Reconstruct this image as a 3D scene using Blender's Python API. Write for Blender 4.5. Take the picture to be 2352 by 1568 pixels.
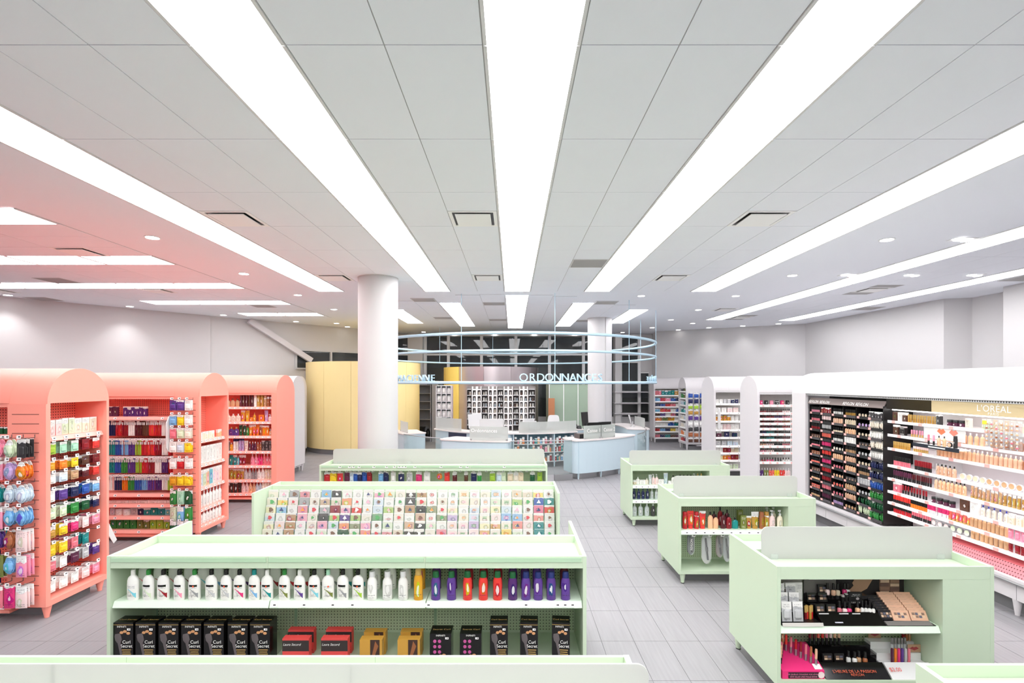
import bpy, math, random
from mathutils import Vector, Matrix
random.seed(7)
SC = bpy.context.scene
for o in list(bpy.data.objects): bpy.data.objects.remove(o)

# ---------------------------------------------------------------- camera, world, exposure
CH = 2.38                     # lens height
FPX, CX, HY = 1168.0, 1176.0, 878.0
cam_d = bpy.data.cameras.new('camera'); cam = bpy.data.objects.new('camera', cam_d)
SC.collection.objects.link(cam)
cam.location = (0, 0, CH); cam.rotation_euler = (math.pi/2, 0, 0)
cam_d.sensor_width = 36.0; cam_d.lens = FPX/2352*36.0
cam_d.shift_x = 0.0; cam_d.shift_y = (HY-784)/2352
cam_d.clip_start = 0.05; cam_d.clip_end = 200
SC.camera = cam
SC.view_settings.view_transform = 'Standard'; SC.view_settings.look = 'None'
SC.view_settings.gamma = 1.0; SC.view_settings.use_curve_mapping = False
SC.view_settings.exposure = 0.0
world = bpy.data.worlds.new('night'); SC.world = world; world.use_nodes = True
world.node_tree.nodes['Background'].inputs[0].default_value = (0.05, 0.055, 0.07, 1)
world.node_tree.nodes['Background'].inputs[1].default_value = 0.15
PANEL = 10.2                   # brightness of the ceiling light panels
SC.cycles.use_denoising = True
SC.cycles.max_bounces = 14; SC.cycles.diffuse_bounces = 12; SC.cycles.glossy_bounces = 3
SC.cycles.transmission_bounces = 6; SC.cycles.transparent_max_bounces = 12
SC.cycles.caustics_reflective = False; SC.cycles.caustics_refractive = False
SC.cycles.sample_clamp_indirect = 6.0

def XP(px, Y): return (px-CX)*Y/FPX
def ZP(py, Y): return CH-(py-HY)*Y/FPX

# ---------------------------------------------------------------- colours and materials
def lin(c):
    return tuple(((v/255)/12.92 if v/255 <= .04045 else ((v/255+.055)/1.055)**2.4) for v in c)
PAL = {
 'white':(240,238,234),'cream':(240,228,206),'ivory':(236,226,210),'black':(22,20,21),'charcoal':(60,58,60),'grey':(150,150,152),'silver':(190,190,192),
 'red':(196,32,42),'scarlet':(226,58,52),'crimson':(150,22,36),'maroon':(92,24,34),'pink':(240,150,175),'hot pink':(222,52,120),'rose':(226,120,135),'coral':(236,110,95),
 'orange':(236,126,34),'amber':(222,160,40),'yellow':(240,206,40),'gold':(188,142,62),'tan':(202,160,120),'peach':(240,190,150),'brown':(92,56,40),'copper':(170,100,62),
 'green':(50,140,62),'lime':(160,196,60),'dark green':(20,84,48),'mint':(170,220,190),'olive':(120,128,60),'teal':(20,140,140),'aqua':(120,200,214),
 'blue':(40,84,170),'navy':(28,36,84),'sky blue':(120,176,222),'violet':(92,58,140),'purple':(84,40,110),'lilac':(190,160,208),'plum':(92,36,66),'beige':(222,204,176),'nude':(226,180,150),
 'pale yellow':(246,234,180),'pale blue':(204,220,232),'pale pink':(244,216,214),'pale green':(214,228,196),'kraft':(190,150,112),'dark brown':(58,44,36),'dark red':(120,26,34),'clear':(206,212,214)}
MATS = {}
def newmat(name):
    m = bpy.data.materials.new(name); m.use_nodes = True
    nt = m.node_tree; b = nt.nodes['Principled BSDF']
    return m, nt, b
def mat(name, rgb, rough=.5, metal=0., emit=0., spec=.5, noise=0.):
    if name in MATS: return MATS[name]
    m, nt, b = newmat(name)
    c = lin(rgb)+(1,)
    b.inputs['Base Color'].default_value = c; b.inputs['Roughness'].default_value = rough
    b.inputs['Metallic'].default_value = metal; b.inputs['Specular IOR Level'].default_value = spec
    if emit:
        b.inputs['Emission Color'].default_value = c; b.inputs['Emission Strength'].default_value = emit
    if noise:
        tc = nt.nodes.new('ShaderNodeTexCoord'); n = nt.nodes.new('ShaderNodeTexNoise'); n.inputs['Scale'].default_value = 3
        mx = nt.nodes.new('ShaderNodeMix'); mx.data_type = 'RGBA'
        nt.links.new(tc.outputs['Object'], n.inputs['Vector']); nt.links.new(n.outputs['Fac'], mx.inputs['Factor'])
        mx.inputs['A'].default_value = c; mx.inputs['B'].default_value = tuple(v*(1-noise) for v in c[:3])+(1,)
        nt.links.new(mx.outputs['Result'], b.inputs['Base Color'])
    MATS[name] = m; return m
def math_node(nt, op, a, b=None, c=None):
    n = nt.nodes.new('ShaderNodeMath'); n.operation = op
    for i, v in enumerate((a, b, c)):
        if v is None: continue
        if isinstance(v, (int, float)): n.inputs[i].default_value = v
        else: nt.links.new(v, n.inputs[i])
    return n.outputs[0]
def mix_node(nt, fac, a, b):
    n = nt.nodes.new('ShaderNodeMix'); n.data_type = 'RGBA'
    for k, v in (('Factor', fac), ('A', a), ('B', b)):
        if isinstance(v, (int, float)): n.inputs[k].default_value = v
        elif isinstance(v, tuple): n.inputs[k].default_value = v if len(v) == 4 else v+(1,)
        else: nt.links.new(v, n.inputs[k])
    return n.outputs['Result']
def pegmat(name, rgb, axis, s=.0254, r=.2):
    """painted pegboard: rows of dark round holes; axis = the horizontal axis of the board"""
    if name in MATS: return MATS[name]
    m, nt, b = newmat(name); c = lin(rgb)+(1,)
    g = nt.nodes.new('ShaderNodeNewGeometry'); sp = nt.nodes.new('ShaderNodeSeparateXYZ')
    nt.links.new(g.outputs['Position'], sp.inputs[0])
    v = math_node(nt, 'DIVIDE', sp.outputs['Z'], s)
    u = math_node(nt, 'DIVIDE', sp.outputs[axis], s)
    fu = math_node(nt, 'SUBTRACT', math_node(nt, 'FRACT', u), .5); fv = math_node(nt, 'SUBTRACT', math_node(nt, 'FRACT', v), .5)
    d = math_node(nt, 'SQRT', math_node(nt, 'ADD', math_node(nt, 'MULTIPLY', fu, fu), math_node(nt, 'MULTIPLY', fv, fv)))
    hole = math_node(nt, 'LESS_THAN', d, r)
    col = mix_node(nt, hole, c, tuple(x*.06 for x in c[:3])+(1,))
    nt.links.new(col, b.inputs['Base Color']); b.inputs['Roughness'].default_value = .55
    MATS[name] = m; return m
def objmat(name, rough=.4, spec=.5, metal=0., trans=0.):
    """one finish, coloured by each object's own colour"""
    if name in MATS: return MATS[name]
    m, nt, b = newmat(name)
    oi = nt.nodes.new('ShaderNodeObjectInfo'); nt.links.new(oi.outputs['Color'], b.inputs['Base Color'])
    b.inputs['Roughness'].default_value = rough; b.inputs['Specular IOR Level'].default_value = spec; b.inputs['Metallic'].default_value = metal
    MATS[name] = m; return m
def artmat(name, scale=3.0, second=(1,1,1), amount=.5, text=.5, ink=(.03,.03,.05), hue=.0, band=None, rough=.45):
    """printed packaging: own colour, a header band, one soft-edged picture with a spot hue, and lines of small print"""
    if name in MATS: return MATS[name]
    m, nt, b = newmat(name); L = nt.links
    oi = nt.nodes.new('ShaderNodeObjectInfo'); tc = nt.nodes.new('ShaderNodeTexCoord')
    sp = nt.nodes.new('ShaderNodeSeparateXYZ'); L.new(tc.outputs['Generated'], sp.inputs[0])
    rnd = oi.outputs['Random']; X, Z = sp.outputs['X'], sp.outputs['Z']
    r2 = math_node(nt, 'FRACT', math_node(nt, 'MULTIPLY', rnd, 17.31)); r3 = math_node(nt, 'FRACT', math_node(nt, 'MULTIPLY', rnd, 91.7))
    off = math_node(nt, 'MULTIPLY', rnd, 37.0)
    cb = nt.nodes.new('ShaderNodeCombineXYZ'); L.new(X, cb.inputs[0]); L.new(off, cb.inputs[1]); L.new(Z, cb.inputs[2])
    n1 = nt.nodes.new('ShaderNodeTexNoise'); n1.inputs['Scale'].default_value = scale; n1.inputs['Detail'].default_value = 2; L.new(cb.outputs[0], n1.inputs['Vector'])
    wob = math_node(nt, 'MULTIPLY', math_node(nt, 'SUBTRACT', n1.outputs['Fac'], .5), .55)
    head = math_node(nt, 'GREATER_THAN', math_node(nt, 'ADD', Z, math_node(nt, 'MULTIPLY', wob, .5)), math_node(nt, 'MULTIPLY_ADD', r2, .4, 1.12-amount))
    col = mix_node(nt, head, oi.outputs['Color'], second)
    hs = nt.nodes.new('ShaderNodeHueSaturation'); L.new(oi.outputs['Color'], hs.inputs['Color'])
    hs.inputs['Saturation'].default_value = 1.15; hs.inputs['Value'].default_value = .72
    L.new(math_node(nt, 'ADD', .5-hue/2, math_node(nt, 'MULTIPLY', rnd, hue)), hs.inputs['Hue'])
    dx0 = math_node(nt, 'SUBTRACT', X, math_node(nt, 'MULTIPLY_ADD', r3, .24, .38)); dz0 = math_node(nt, 'SUBTRACT', Z, math_node(nt, 'MULTIPLY_ADD', r2, .2, .3))
    dd = math_node(nt, 'ADD', math_node(nt, 'SQRT', math_node(nt, 'ADD', math_node(nt, 'MULTIPLY', dx0, dx0), math_node(nt, 'MULTIPLY', dz0, dz0))), wob)
    col = mix_node(nt, math_node(nt, 'LESS_THAN', dd, .23), col, hs.outputs['Color'])
    col = mix_node(nt, math_node(nt, 'MULTIPLY', math_node(nt, 'LESS_THAN', dd, .11), .7), col, second)
    if text:
        dx = math_node(nt, 'ABSOLUTE', math_node(nt, 'SUBTRACT', X, .5))
        rows = math_node(nt, 'LESS_THAN', math_node(nt, 'FRACT', math_node(nt, 'MULTIPLY', Z, 12.0)), .4)
        n3 = nt.nodes.new('ShaderNodeTexNoise'); n3.inputs['Scale'].default_value = 16; L.new(cb.outputs[0], n3.inputs['Vector'])
        k3 = math_node(nt, 'MULTIPLY', math_node(nt, 'MULTIPLY', rows, math_node(nt, 'GREATER_THAN', n3.outputs['Fac'], .47)), math_node(nt, 'LESS_THAN', dx, .34))
        zone = math_node(nt, 'ADD', math_node(nt, 'MULTIPLY', math_node(nt, 'GREATER_THAN', Z, .68), math_node(nt, 'LESS_THAN', Z, .88)), math_node(nt, 'MULTIPLY', math_node(nt, 'LESS_THAN', Z, .2), math_node(nt, 'GREATER_THAN', Z, .05)))
        col = mix_node(nt, math_node(nt, 'MULTIPLY', math_node(nt, 'MULTIPLY', k3, zone), text*.8), col, ink)
    if band:
        kb = math_node(nt, 'MULTIPLY', math_node(nt, 'LESS_THAN', Z, .13), math_node(nt, 'GREATER_THAN', math_node(nt, 'FRACT', math_node(nt, 'MULTIPLY', rnd, 7.3)), .45))
        col = mix_node(nt, kb, col, band)
    L.new(col, b.inputs['Base Color']); b.inputs['Roughness'].default_value = rough
    MATS[name] = m; return m
def glassmat(name, tint=(1,1,1), clear=.9, rough=.02):
    if name in MATS: return MATS[name]
    m = bpy.data.materials.new(name); m.use_nodes = True; nt = m.node_tree; nt.nodes.clear()
    o = nt.nodes.new('ShaderNodeOutputMaterial'); t = nt.nodes.new('ShaderNodeBsdfTransparent'); g = nt.nodes.new('ShaderNodeBsdfGlossy')
    d = nt.nodes.new('ShaderNodeBsdfDiffuse'); f = nt.nodes.new('ShaderNodeFresnel'); f.inputs[0].default_value = 1.5
    t.inputs[0].default_value = tint+(1,); g.inputs['Roughness'].default_value = rough; d.inputs[0].default_value = tint+(1,)
    m1 = nt.nodes.new('ShaderNodeMixShader'); m1.inputs[0].default_value = 1-clear
    nt.links.new(t.outputs[0], m1.inputs[1]); nt.links.new(d.outputs[0], m1.inputs[2])
    m2 = nt.nodes.new('ShaderNodeMixShader'); ge = nt.nodes.new('ShaderNodeNewGeometry')   # the pane's inner side adds no second mirror
    nt.links.new(math_node(nt, 'MULTIPLY', f.outputs[0], math_node(nt, 'SUBTRACT', 1.0, ge.outputs['Backfacing'])), m2.inputs[0]); nt.links.new(m1.outputs[0], m2.inputs[1]); nt.links.new(g.outputs[0], m2.inputs[2])
    nt.links.new(m2.outputs[0], o.inputs[0]); MATS[name] = m; return m
def frostmat(name, tint=(.86,.9,.88), clear=.1, scat=.5):
    """satin acrylic: part see-through, part scattering to both sides"""
    if name in MATS: return MATS[name]
    m = bpy.data.materials.new(name); m.use_nodes = True; nt = m.node_tree; nt.nodes.clear()
    o = nt.nodes.new('ShaderNodeOutputMaterial'); d = nt.nodes.new('ShaderNodeBsdfDiffuse'); tr = nt.nodes.new('ShaderNodeBsdfTranslucent'); t = nt.nodes.new('ShaderNodeBsdfTransparent')
    d.inputs[0].default_value = tint+(1,); tr.inputs[0].default_value = tint+(1,)
    m1 = nt.nodes.new('ShaderNodeMixShader'); m1.inputs[0].default_value = scat; m2 = nt.nodes.new('ShaderNodeMixShader'); m2.inputs[0].default_value = clear
    nt.links.new(d.outputs[0], m1.inputs[1]); nt.links.new(tr.outputs[0], m1.inputs[2]); nt.links.new(m1.outputs[0], m2.inputs[1]); nt.links.new(t.outputs[0], m2.inputs[2])
    nt.links.new(m2.outputs[0], o.inputs[0]); MATS[name] = m; return m

MINT = mat('mint_paint', (194,210,185), .45); MINTPEG = pegmat('mint_pegboard', (192,206,176), 'X', .0264, .17)
PINK = mat('pink_paint', (252,156,140), .45); PINKPEGX = pegmat('pink_pegboard_front', (246,138,122), 'X', .03); PINKPEGY = pegmat('pink_pegboard_end', (246,138,122), 'Y', .03)
WHITE = mat('white_paint', (211,207,209), .45); COLUMN = mat('column_paint', (196,194,195), .6); WHITEPEG = pegmat('white_pegboard', (215,212,208), 'X', .03)
WALL = mat('wall_paint', (207,205,205), .7, noise=.02); CEIL = mat('ceiling_paint', (244,247,254), .8); TILE = mat('ceiling_tile', (244,247,254), .85, noise=.02)
GRID = mat('ceiling_grid', (176,174,174), .7); TBAR = mat('grid_bar', (228,227,227), .6)
LAMP = mat('panel_diffuser', (255,254,255), .5, emit=PANEL); SPOT = mat('downlight_lens', (255,253,250), .5, emit=9.0)
STEEL = mat('brushed_steel', (170,170,172), .35, metal=.9); CHROME = mat('chrome', (225,222,222), .06, metal=1.); DARKSTEEL = mat('hook_steel', (120,120,122), .35, metal=.8)
KICK = mat('grey_plinth', (120,119,122), .5); BLUE = mat('pale_blue_paint', (186,203,212), .45); RINGB = mat('sky_blue_metal', (186,216,232), .4)
COUNTER = mat('white_worktop', (222,214,212), .3); YELLOW = mat('yellow_panel', (238,216,155), .5); BLACK = mat('black_plastic', (24,23,24), .35); BLACKG = mat('black_gloss', (14,12,13), .12)
WPLAST = mat('white_plastic', (222,221,221), .3); TAG = mat('price_tag_paper', (250,246,246), .5); TAGINK = mat('price_ink', (60,58,60), .6); PTAG = mat('pink_price_tag', (250,176,170), .5)
FROST = frostmat('frosted_acrylic', (.63,.63,.615), .12, .45); CLEAR = glassmat('clear_acrylic', (.95,.97,.97), .86); GLASS = glassmat('window_glass', (.9,.93,.92), .97)
GREENGLASS = glassmat('green_glass', (.62,.74,.62), .55); FROSTGREY = frostmat('frosted_glass_screen', (.6,.62,.6), .35, .4)
PLASTIC = objmat('coloured_plastic', .3); PAPER = objmat('coloured_card', .55); METALLIC = objmat('coloured_metal', .3, metal=.6)
ART = artmat('printed_pack', 2.6, (.85,.84,.82), .45, .8, hue=.3); ARTB = artmat('printed_box', 1.8, (.55,.5,.5), .38, .9, ink=(.9,.88,.85), hue=.1)
ARTW = artmat('printed_white_pack', 2.2, (.83,.81,.79), .55, .7, hue=.0); CARDART = artmat('card_artwork', 2.4, (.66,.64,.61), .5, .45, ink=(.45,.35,.33), hue=.25, band=(.06,.10,.36))
LABELART = artmat('bottle_label', 2.0, (.84,.82,.8), .5, .9, hue=.0)
NAVY = mat('navy_ink', lin and (30,44,110), .5); WHITEINK = mat('white_ink', (245,243,240), .5); GOLDINK = mat('gold_ink', (196,160,90), .4); REDINK = mat('red_ink', (216,52,46), .5)
FLOORT = None

# ---------------------------------------------------------------- mesh builder
class MB:
    def __init__(s): s.v = []; s.f = []; s.m = []
    def quad(s, *pts, m=0):
        i = len(s.v); s.v += [tuple(p) for p in pts]; s.f.append(tuple(range(i, i+len(pts)))); s.m.append(m); return s
    def box(s, x0, x1, y0, y1, z0, z1, m=0):
        i = len(s.v)
        s.v += [(x0,y0,z0),(x1,y0,z0),(x1,y1,z0),(x0,y1,z0),(x0,y0,z1),(x1,y0,z1),(x1,y1,z1),(x0,y1,z1)]
        for f in ((0,3,2,1),(4,5,6,7),(0,1,5,4),(1,2,6,5),(2,3,7,6),(3,0,4,7)):
            s.f.append(tuple(i+k for k in f)); s.m.append(m)
        return s
    def obox(s, c, ux, uy, uz, m=0):
        """box about c with half-axis vectors"""
        c, ux, uy, uz = Vector(c), Vector(ux), Vector(uy), Vector(uz); i = len(s.v)
        for sz in (-1, 1):
            for sx, sy in ((-1,-1),(1,-1),(1,1),(-1,1)): s.v.append(tuple(c+sx*ux+sy*uy+sz*uz))
        for f in ((0,3,2,1),(4,5,6,7),(0,1,5,4),(1,2,6,5),(2,3,7,6),(3,0,4,7)):
            s.f.append(tuple(i+k for k in f)); s.m.append(m)
        return s
    def prism(s, poly, lo, hi, axis, m=0, mcap=None):
        """poly: 2D points, extruded along axis ('x': pts=(y,z), 'y': pts=(x,z), 'z': pts=(x,y))"""
        P = {'x': lambda p, t: (t, p[0], p[1]), 'y': lambda p, t: (p[0], t, p[1]), 'z': lambda p, t: (p[0], p[1], t)}[axis]
        i = len(s.v); n = len(poly)
        s.v += [P(p, lo) for p in poly]+[P(p, hi) for p in poly]
        for k in range(n):
            a, b = k, (k+1) % n; s.f.append((i+a, i+b, i+n+b, i+n+a)); s.m.append(m)
        mc = m if mcap is None else mcap
        s.f.append(tuple(i+k for k in range(n-1, -1, -1))); s.m.append(mc); s.f.append(tuple(i+n+k for k in range(n))); s.m.append(mc)
        return s
    def lathe(s, prof, seg=14, sx=1., sy=1., m=0, c=(0,0,0), mats=None):
        i = len(s.v); n = len(prof)
        for r, z in prof:
            for k in range(seg):
                a = 2*math.pi*k/seg; s.v.append((c[0]+r*sx*math.cos(a), c[1]+r*sy*math.sin(a), c[2]+z))
        for j in range(n-1):
            for k in range(seg):
                k2 = (k+1) % seg
                s.f.append((i+j*seg+k, i+j*seg+k2, i+(j+1)*seg+k2, i+(j+1)*seg+k)); s.m.append(mats[j] if mats else m)
        s.f.append(tuple(i+k for k in range(seg-1, -1, -1))); s.m.append(mats[0] if mats else m)
        s.f.append(tuple(i+(n-1)*seg+k for k in range(seg))); s.m.append(mats[-1] if mats else m)
        return s
    def tube(s, pts, r, seg=6, m=0, closed=False):
        pts = [Vector(p) for p in pts]; n = len(pts); i = len(s.v)
        for j, p in enumerate(pts):
            a = pts[j-1] if (j or closed) else p; b = pts[(j+1) % n] if (j < n-1 or closed) else p
            t = (b-a).normalized(); up = Vector((0,0,1)) if abs(t.z) < .95 else Vector((1,0,0))
            u = t.cross(up).normalized(); w = u.cross(t)
            for k in range(seg):
                an = 2*math.pi*k/seg; s.v.append(tuple(p+r*(math.cos(an)*u+math.sin(an)*w)))
        for j in range(n if closed else n-1):
            j2 = (j+1) % n
            for k in range(seg):
                k2 = (k+1) % seg; s.f.append((i+j*seg+k, i+j*seg+k2, i+j2*seg+k2, i+j2*seg+k)); s.m.append(m)
        if not closed:
            s.f.append(tuple(i+k for k in range(seg))); s.m.append(m); s.f.append(tuple(i+(n-1)*seg+k for k in range(seg-1,-1,-1))); s.m.append(m)
        return s
    def mesh(s, name, mats, off=(0,0,0), smooth=False):
        me = bpy.data.meshes.new(name)
        ox, oy, oz = off
        me.from_pydata([(x-ox, y-oy, z-oz) for x, y, z in s.v], [], s.f)
        for mm in (mats if isinstance(mats, (list, tuple)) else [mats]): me.materials.append(mm)
        me.polygons.foreach_set('material_index', s.m)
        if smooth: me.polygons.foreach_set('use_smooth', [len(f) == 4 for f in s.f])
        me.update()
        if smooth: crease(me)
        return me
def crease(me, ang=50):
    """keep the rims of caps and other hard corners crisp on smooth-shaded meshes"""
    adj = {}
    for p in me.polygons:
        for k in p.edge_keys: adj.setdefault(k, []).append(p)
    c = math.cos(math.radians(ang)); fl = []
    for e in me.edges:
        ps = adj.get(tuple(sorted(e.vertices)), [])
        fl.append(len(ps) == 2 and (not ps[0].use_smooth or not ps[1].use_smooth or ps[0].normal.dot(ps[1].normal) < c))
    me.edges.foreach_set('use_edge_sharp', fl); me.update()
COL = SC.collection
def link(o, parent=None):
    COL.objects.link(o)
    if parent is not None: o.parent = parent
    return o
def tag(o, label, cat, group=None):
    n = len(label.replace('-', ' ').split())
    o['label'] = label; o['category'] = cat
    if group: o['group'] = group
    return o
def struct(name, me, parent=None):
    o = link(bpy.data.objects.new(name, me), parent)
    if parent is None: o['kind'] = 'structure'
    return o
class Fix:
    """a thing made of parts: an Empty at its base, the parts given in room coordinates"""
    def __init__(s, name, label, cat, base, group=None):
        s.base = tuple(base); s.o = link(bpy.data.objects.new(name, None)); s.o.location = s.base; s.o.empty_display_size = .1
        tag(s.o, label, cat, group)
    def part(s, name, mb, mats, parent=None, label=None, smooth=False, stuff=False):
        o = link(bpy.data.objects.new(name, mb.mesh(name, mats, s.base, smooth)), parent or s.o)
        if label: o['label'] = label
        if stuff: o['kind'] = 'stuff'
        return o
    def copy(s, src, loc, parent=None):
        c = src.copy(); COL.objects.link(c); c.parent = parent or s.o
        c.location = loc; return c
def single(name, mb, mats, label, cat, base=(0,0,0), group=None, smooth=False):
    o = link(bpy.data.objects.new(name, mb.mesh(name, mats, base, smooth))); o.location = base
    return tag(o, label, cat, group)
ORD = 'first second third fourth fifth sixth seventh eighth ninth tenth eleventh twelfth thirteenth fourteenth fifteenth sixteenth seventeenth eighteenth nineteenth twentieth'.split()
TENS = {2:'twenty', 3:'thirty', 4:'forty', 5:'fifty'}
def ordw(i):
    i += 1
    if i <= 20: return ORD[i-1]
    t, u = divmod(i, 10)
    return (TENS[t][:-1]+'ieth') if u == 0 else TENS[t]+'-'+ORD[u-1]
TXT = {}
def text_mesh(s, size, depth=.0, align='CENTER', shear=0., material=None, space=1.0):
    k = (s, size, depth, align, shear, material.name if material else '', space)
    if k in TXT: return TXT[k]
    cu = bpy.data.curves.new('text', 'FONT'); cu.body = s; cu.size = size; cu.extrude = depth; cu.align_x = align; cu.align_y = 'BOTTOM_BASELINE'; cu.shear = shear
    cu.resolution_u = 3; cu.space_character = space
    if material: cu.materials.append(material)
    ob = bpy.data.objects.new('text', cu); me = bpy.data.meshes.new_from_object(ob)
    bpy.data.objects.remove(ob); TXT[k] = me
    return me
def put_text(s, size, loc, rot, parent, material, depth=.0, name='lettering', shear=0., align='CENTER', space=1.0):
    o = link(bpy.data.objects.new(name, text_mesh(s, size, depth, align, shear, material, space)), parent)
    o.location = loc; o.rotation_euler = rot; return o
FACE = (math.pi/2, 0, 0)      # lettering that faces the shop front (towards -Y)
ZC = 4.48
def YF(py): return FPX*CH/(py-HY)
def YC(py): return FPX*(ZC-CH)/(HY-py)
T = .61
# ---------------------------------------------------------------- floor
def floor_material():
    m, nt, b = newmat('grey_floor_tile'); L = nt.links
    tc = nt.nodes.new('ShaderNodeNewGeometry'); mp = nt.nodes.new('ShaderNodeMapping'); L.new(tc.outputs['Position'], mp.inputs[0])
    mp.inputs['Rotation'].default_value = (0, 0, .0); mp.inputs['Scale'].default_value = (46, 2.2, 1)
    n = nt.nodes.new('ShaderNodeTexNoise'); n.inputs['Scale'].default_value = 1.; n.inputs['Detail'].default_value = 3; L.new(mp.outputs[0], n.inputs[0])
    oi = nt.nodes.new('ShaderNodeObjectInfo')
    f = math_node(nt, 'MULTIPLY_ADD', math_node(nt, 'SUBTRACT', n.outputs['Fac'], .5), 1.1, .5)
    c1 = mix_node(nt, f, lin((134,132,135))+(1,), lin((152,150,153))+(1,))
    L.new(c1, b.inputs['Base Color']); b.inputs['Roughness'].default_value = .5; b.inputs['Specular IOR Level'].default_value = .35
    return m
FLOORT = floor_material(); GROUT = mat('floor_grout', (120,118,122), .8)
floor = struct('floor', MB().quad((-17,-12.5,-.004),(14,-12.5,-.004),(14,24,-.004),(-17,24,-.004)).mesh('floor', GROUT))
BOXES = [(-3.17,.58,1.54,2.54,1.0),(-3.17,.58,3.98,5.0,1.0),(-3.17,.58,6.2,6.95,1.0),(-3.17,.58,8.37,9.3,1.0),
         (1.965,3.58,3.77,4.6,1.0),(1.965,3.58,5.99,6.85,1.0),(1.965,3.6,8.4,9.2,1.0),(-9,-4.66,5.1,5.88,2.3),(-9,-4.66,7.62,8.4,2.3),(-9,-4.66,10.06,10.9,2.3),(5.1,6,2,9.26,2.3)]
def sees_floor(x, y):
    t0 = math.inf
    px, py = CX+FPX*x/y, HY+FPX*CH/y
    if not (-20 < px < 2372 and py < 1590): return False
    for x0, x1, y0, y1, h in BOXES:
        for k in range(60):
            t = k/60
            X, Y, Z = x*t, y*t, CH*(1-t)
            if x0 < X < x1 and y0 < Y < y1 and Z < h: return False
        if x0 < x < x1 and y0 < y < y1: return False
    return True
TX, TY = .30, .62
tile_me = MB().box(-TX/2+.002, TX/2-.002, -TY/2+.002, TY/2-.002, -.004, 0).mesh('floor_tile', FLOORT)
cells = []
for iy in range(-2, 34):
    for ix in range(-46, 40):
        x, y = .583+ix*TX+.09, 4.69+iy*TY-3*TY+.3
        cells.append((x, y, y > 1.5 and sees_floor(x, y)))
seen = sorted([c for c in cells if c[2]], key=lambda c: c[1])[:300]; sset = set(seen)
for x, y, v in seen:
    o = link(bpy.data.objects.new('floor_tile', tile_me), floor); o.location = (x, y, 0)
fm = MB()
for c in cells:
    if c in sset: continue
    x, y, v = c; fm.box(x-TX/2+.002, x+TX/2-.002, y-TY/2+.002, y+TY/2-.002, -.004, 0)
o = struct('floor_tile_field', fm.mesh('floor_tile_field', FLOORT), floor); o['kind'] = 'stuff'
# ---------------------------------------------------------------- ceiling
ceiling = struct('ceiling', MB().quad((-17,24,ZC),(14,24,ZC),(14,-12.5,ZC),(-17,-12.5,ZC)).box(-17,14,-12.5,24,ZC+.02,ZC+.1).mesh('ceiling', CEIL))
X0 = -.182
LIGHTC = {-7:'outermost row beside pink shelving', -3:'row second from pink shelving', 0:'middle row of light panels', 3:'row second from cosmetics wall', 7:'outermost row beside cosmetics wall'}
HALF = {(2,-1),(2,-6),(2,5),(5,-1),(5,-6),(5,5),(4,2)}
def tile(x0, x1, y0, y1, rot=None):
    w, d = x1-x0, y1-y0
    k = ('ct', round(w, 2), round(d, 2))
    if k not in TXT: TXT[k] = MB().box(-w/2+.004, w/2-.004, -d/2+.004, d/2-.004, -.010, -.002).mesh('ceiling_tile', TILE)
    o = link(bpy.data.objects.new('ceiling_tile', TXT[k]), ceiling); o.location = ((x0+x1)/2, (y0+y1)/2, ZC)
    return o
def light_mesh(w, d):
    k = ('lp', round(w, 2), round(d, 2))
    if k not in TXT:
        TXT[k] = (MB().box(-w/2+.028, w/2-.028, -d/2+.004, d/2-.004, -.012, -.003).mesh('diffuser', LAMP),
                  MB().box(-w/2+.004, -w/2+.026, -d/2+.004, d/2-.004, -.016, -.001).box(w/2-.026, w/2-.004, -d/2+.004, d/2-.004, -.016, -.001).mesh('frame', TBAR))
    return TXT[k]
def light_panel(cx, cy, w, d, label, rz=0, group='ceiling light panels'):
    dm, fm = light_mesh(w, d)
    r = link(bpy.data.objects.new('ceiling_light', None)); r.location = (cx, cy, ZC); r.rotation_euler = (0, 0, rz); tag(r, label, 'ceiling light', group)
    link(bpy.data.objects.new('diffuser', dm), r); link(bpy.data.objects.new('frame', fm), r); return r
gm = MB()
gm.box(X0-7*T, X0+8*T, 1.93, 11.69, ZC-.004, ZC-.001)
vents = []
for k in range(-1, 7):
    y0, y1 = 3.15+1.22*k, 3.15+1.22*(k+1)
    for i in range(-7, 8):
        x0 = X0+i*T
        if i in LIGHTC:
            light_panel(x0+T/2, (y0+y1)/2, T, 1.22, 'bright white light panel, %s back along the %s' % (ordw(k+1), LIGHTC[i]))
        elif (k, i) in HALF:
            tile(x0, x0+T, y0, y0+.61); vents.append((x0, x0+T, y0+.61, y1, k, i))
        else: tile(x0, x0+T, y0, y1)
VENTW = mat('vent_white', (250,250,250), .6)
def air_vent(x0, x1, y0, y1, label):
    cx, cy = (x0+x1)/2, (y0+y1)/2; w = (x1-x0)/2
    f = Fix('air_diffuser', label, 'air vent', (cx, cy, ZC), 'ceiling air vents')
    f.part('frame', MB().box(x0+.006, x1-.006, y0+.006, y0+.05, ZC-.014, ZC-.002).box(x0+.006, x1-.006, y1-.05, y1-.006, ZC-.014, ZC-.002).box(x0+.006, x0+.05, y0+.05, y1-.05, ZC-.014, ZC-.002).box(x1-.05, x1-.006, y0+.05, y1-.05, ZC-.014, ZC-.002), VENTW)
    f.part('throat', MB().box(x0+.05, x1-.05, y0+.05, y1-.05, ZC-.006, ZC-.002), BLACK)
    f.part('face_plate', MB().box(x0+.085, x1-.085, y0+.075, y1-.085, ZC-.03, ZC-.02).box(cx-.02, cx+.02, cy-.02, cy+.02, ZC-.02, ZC-.005), VENTW)
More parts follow.
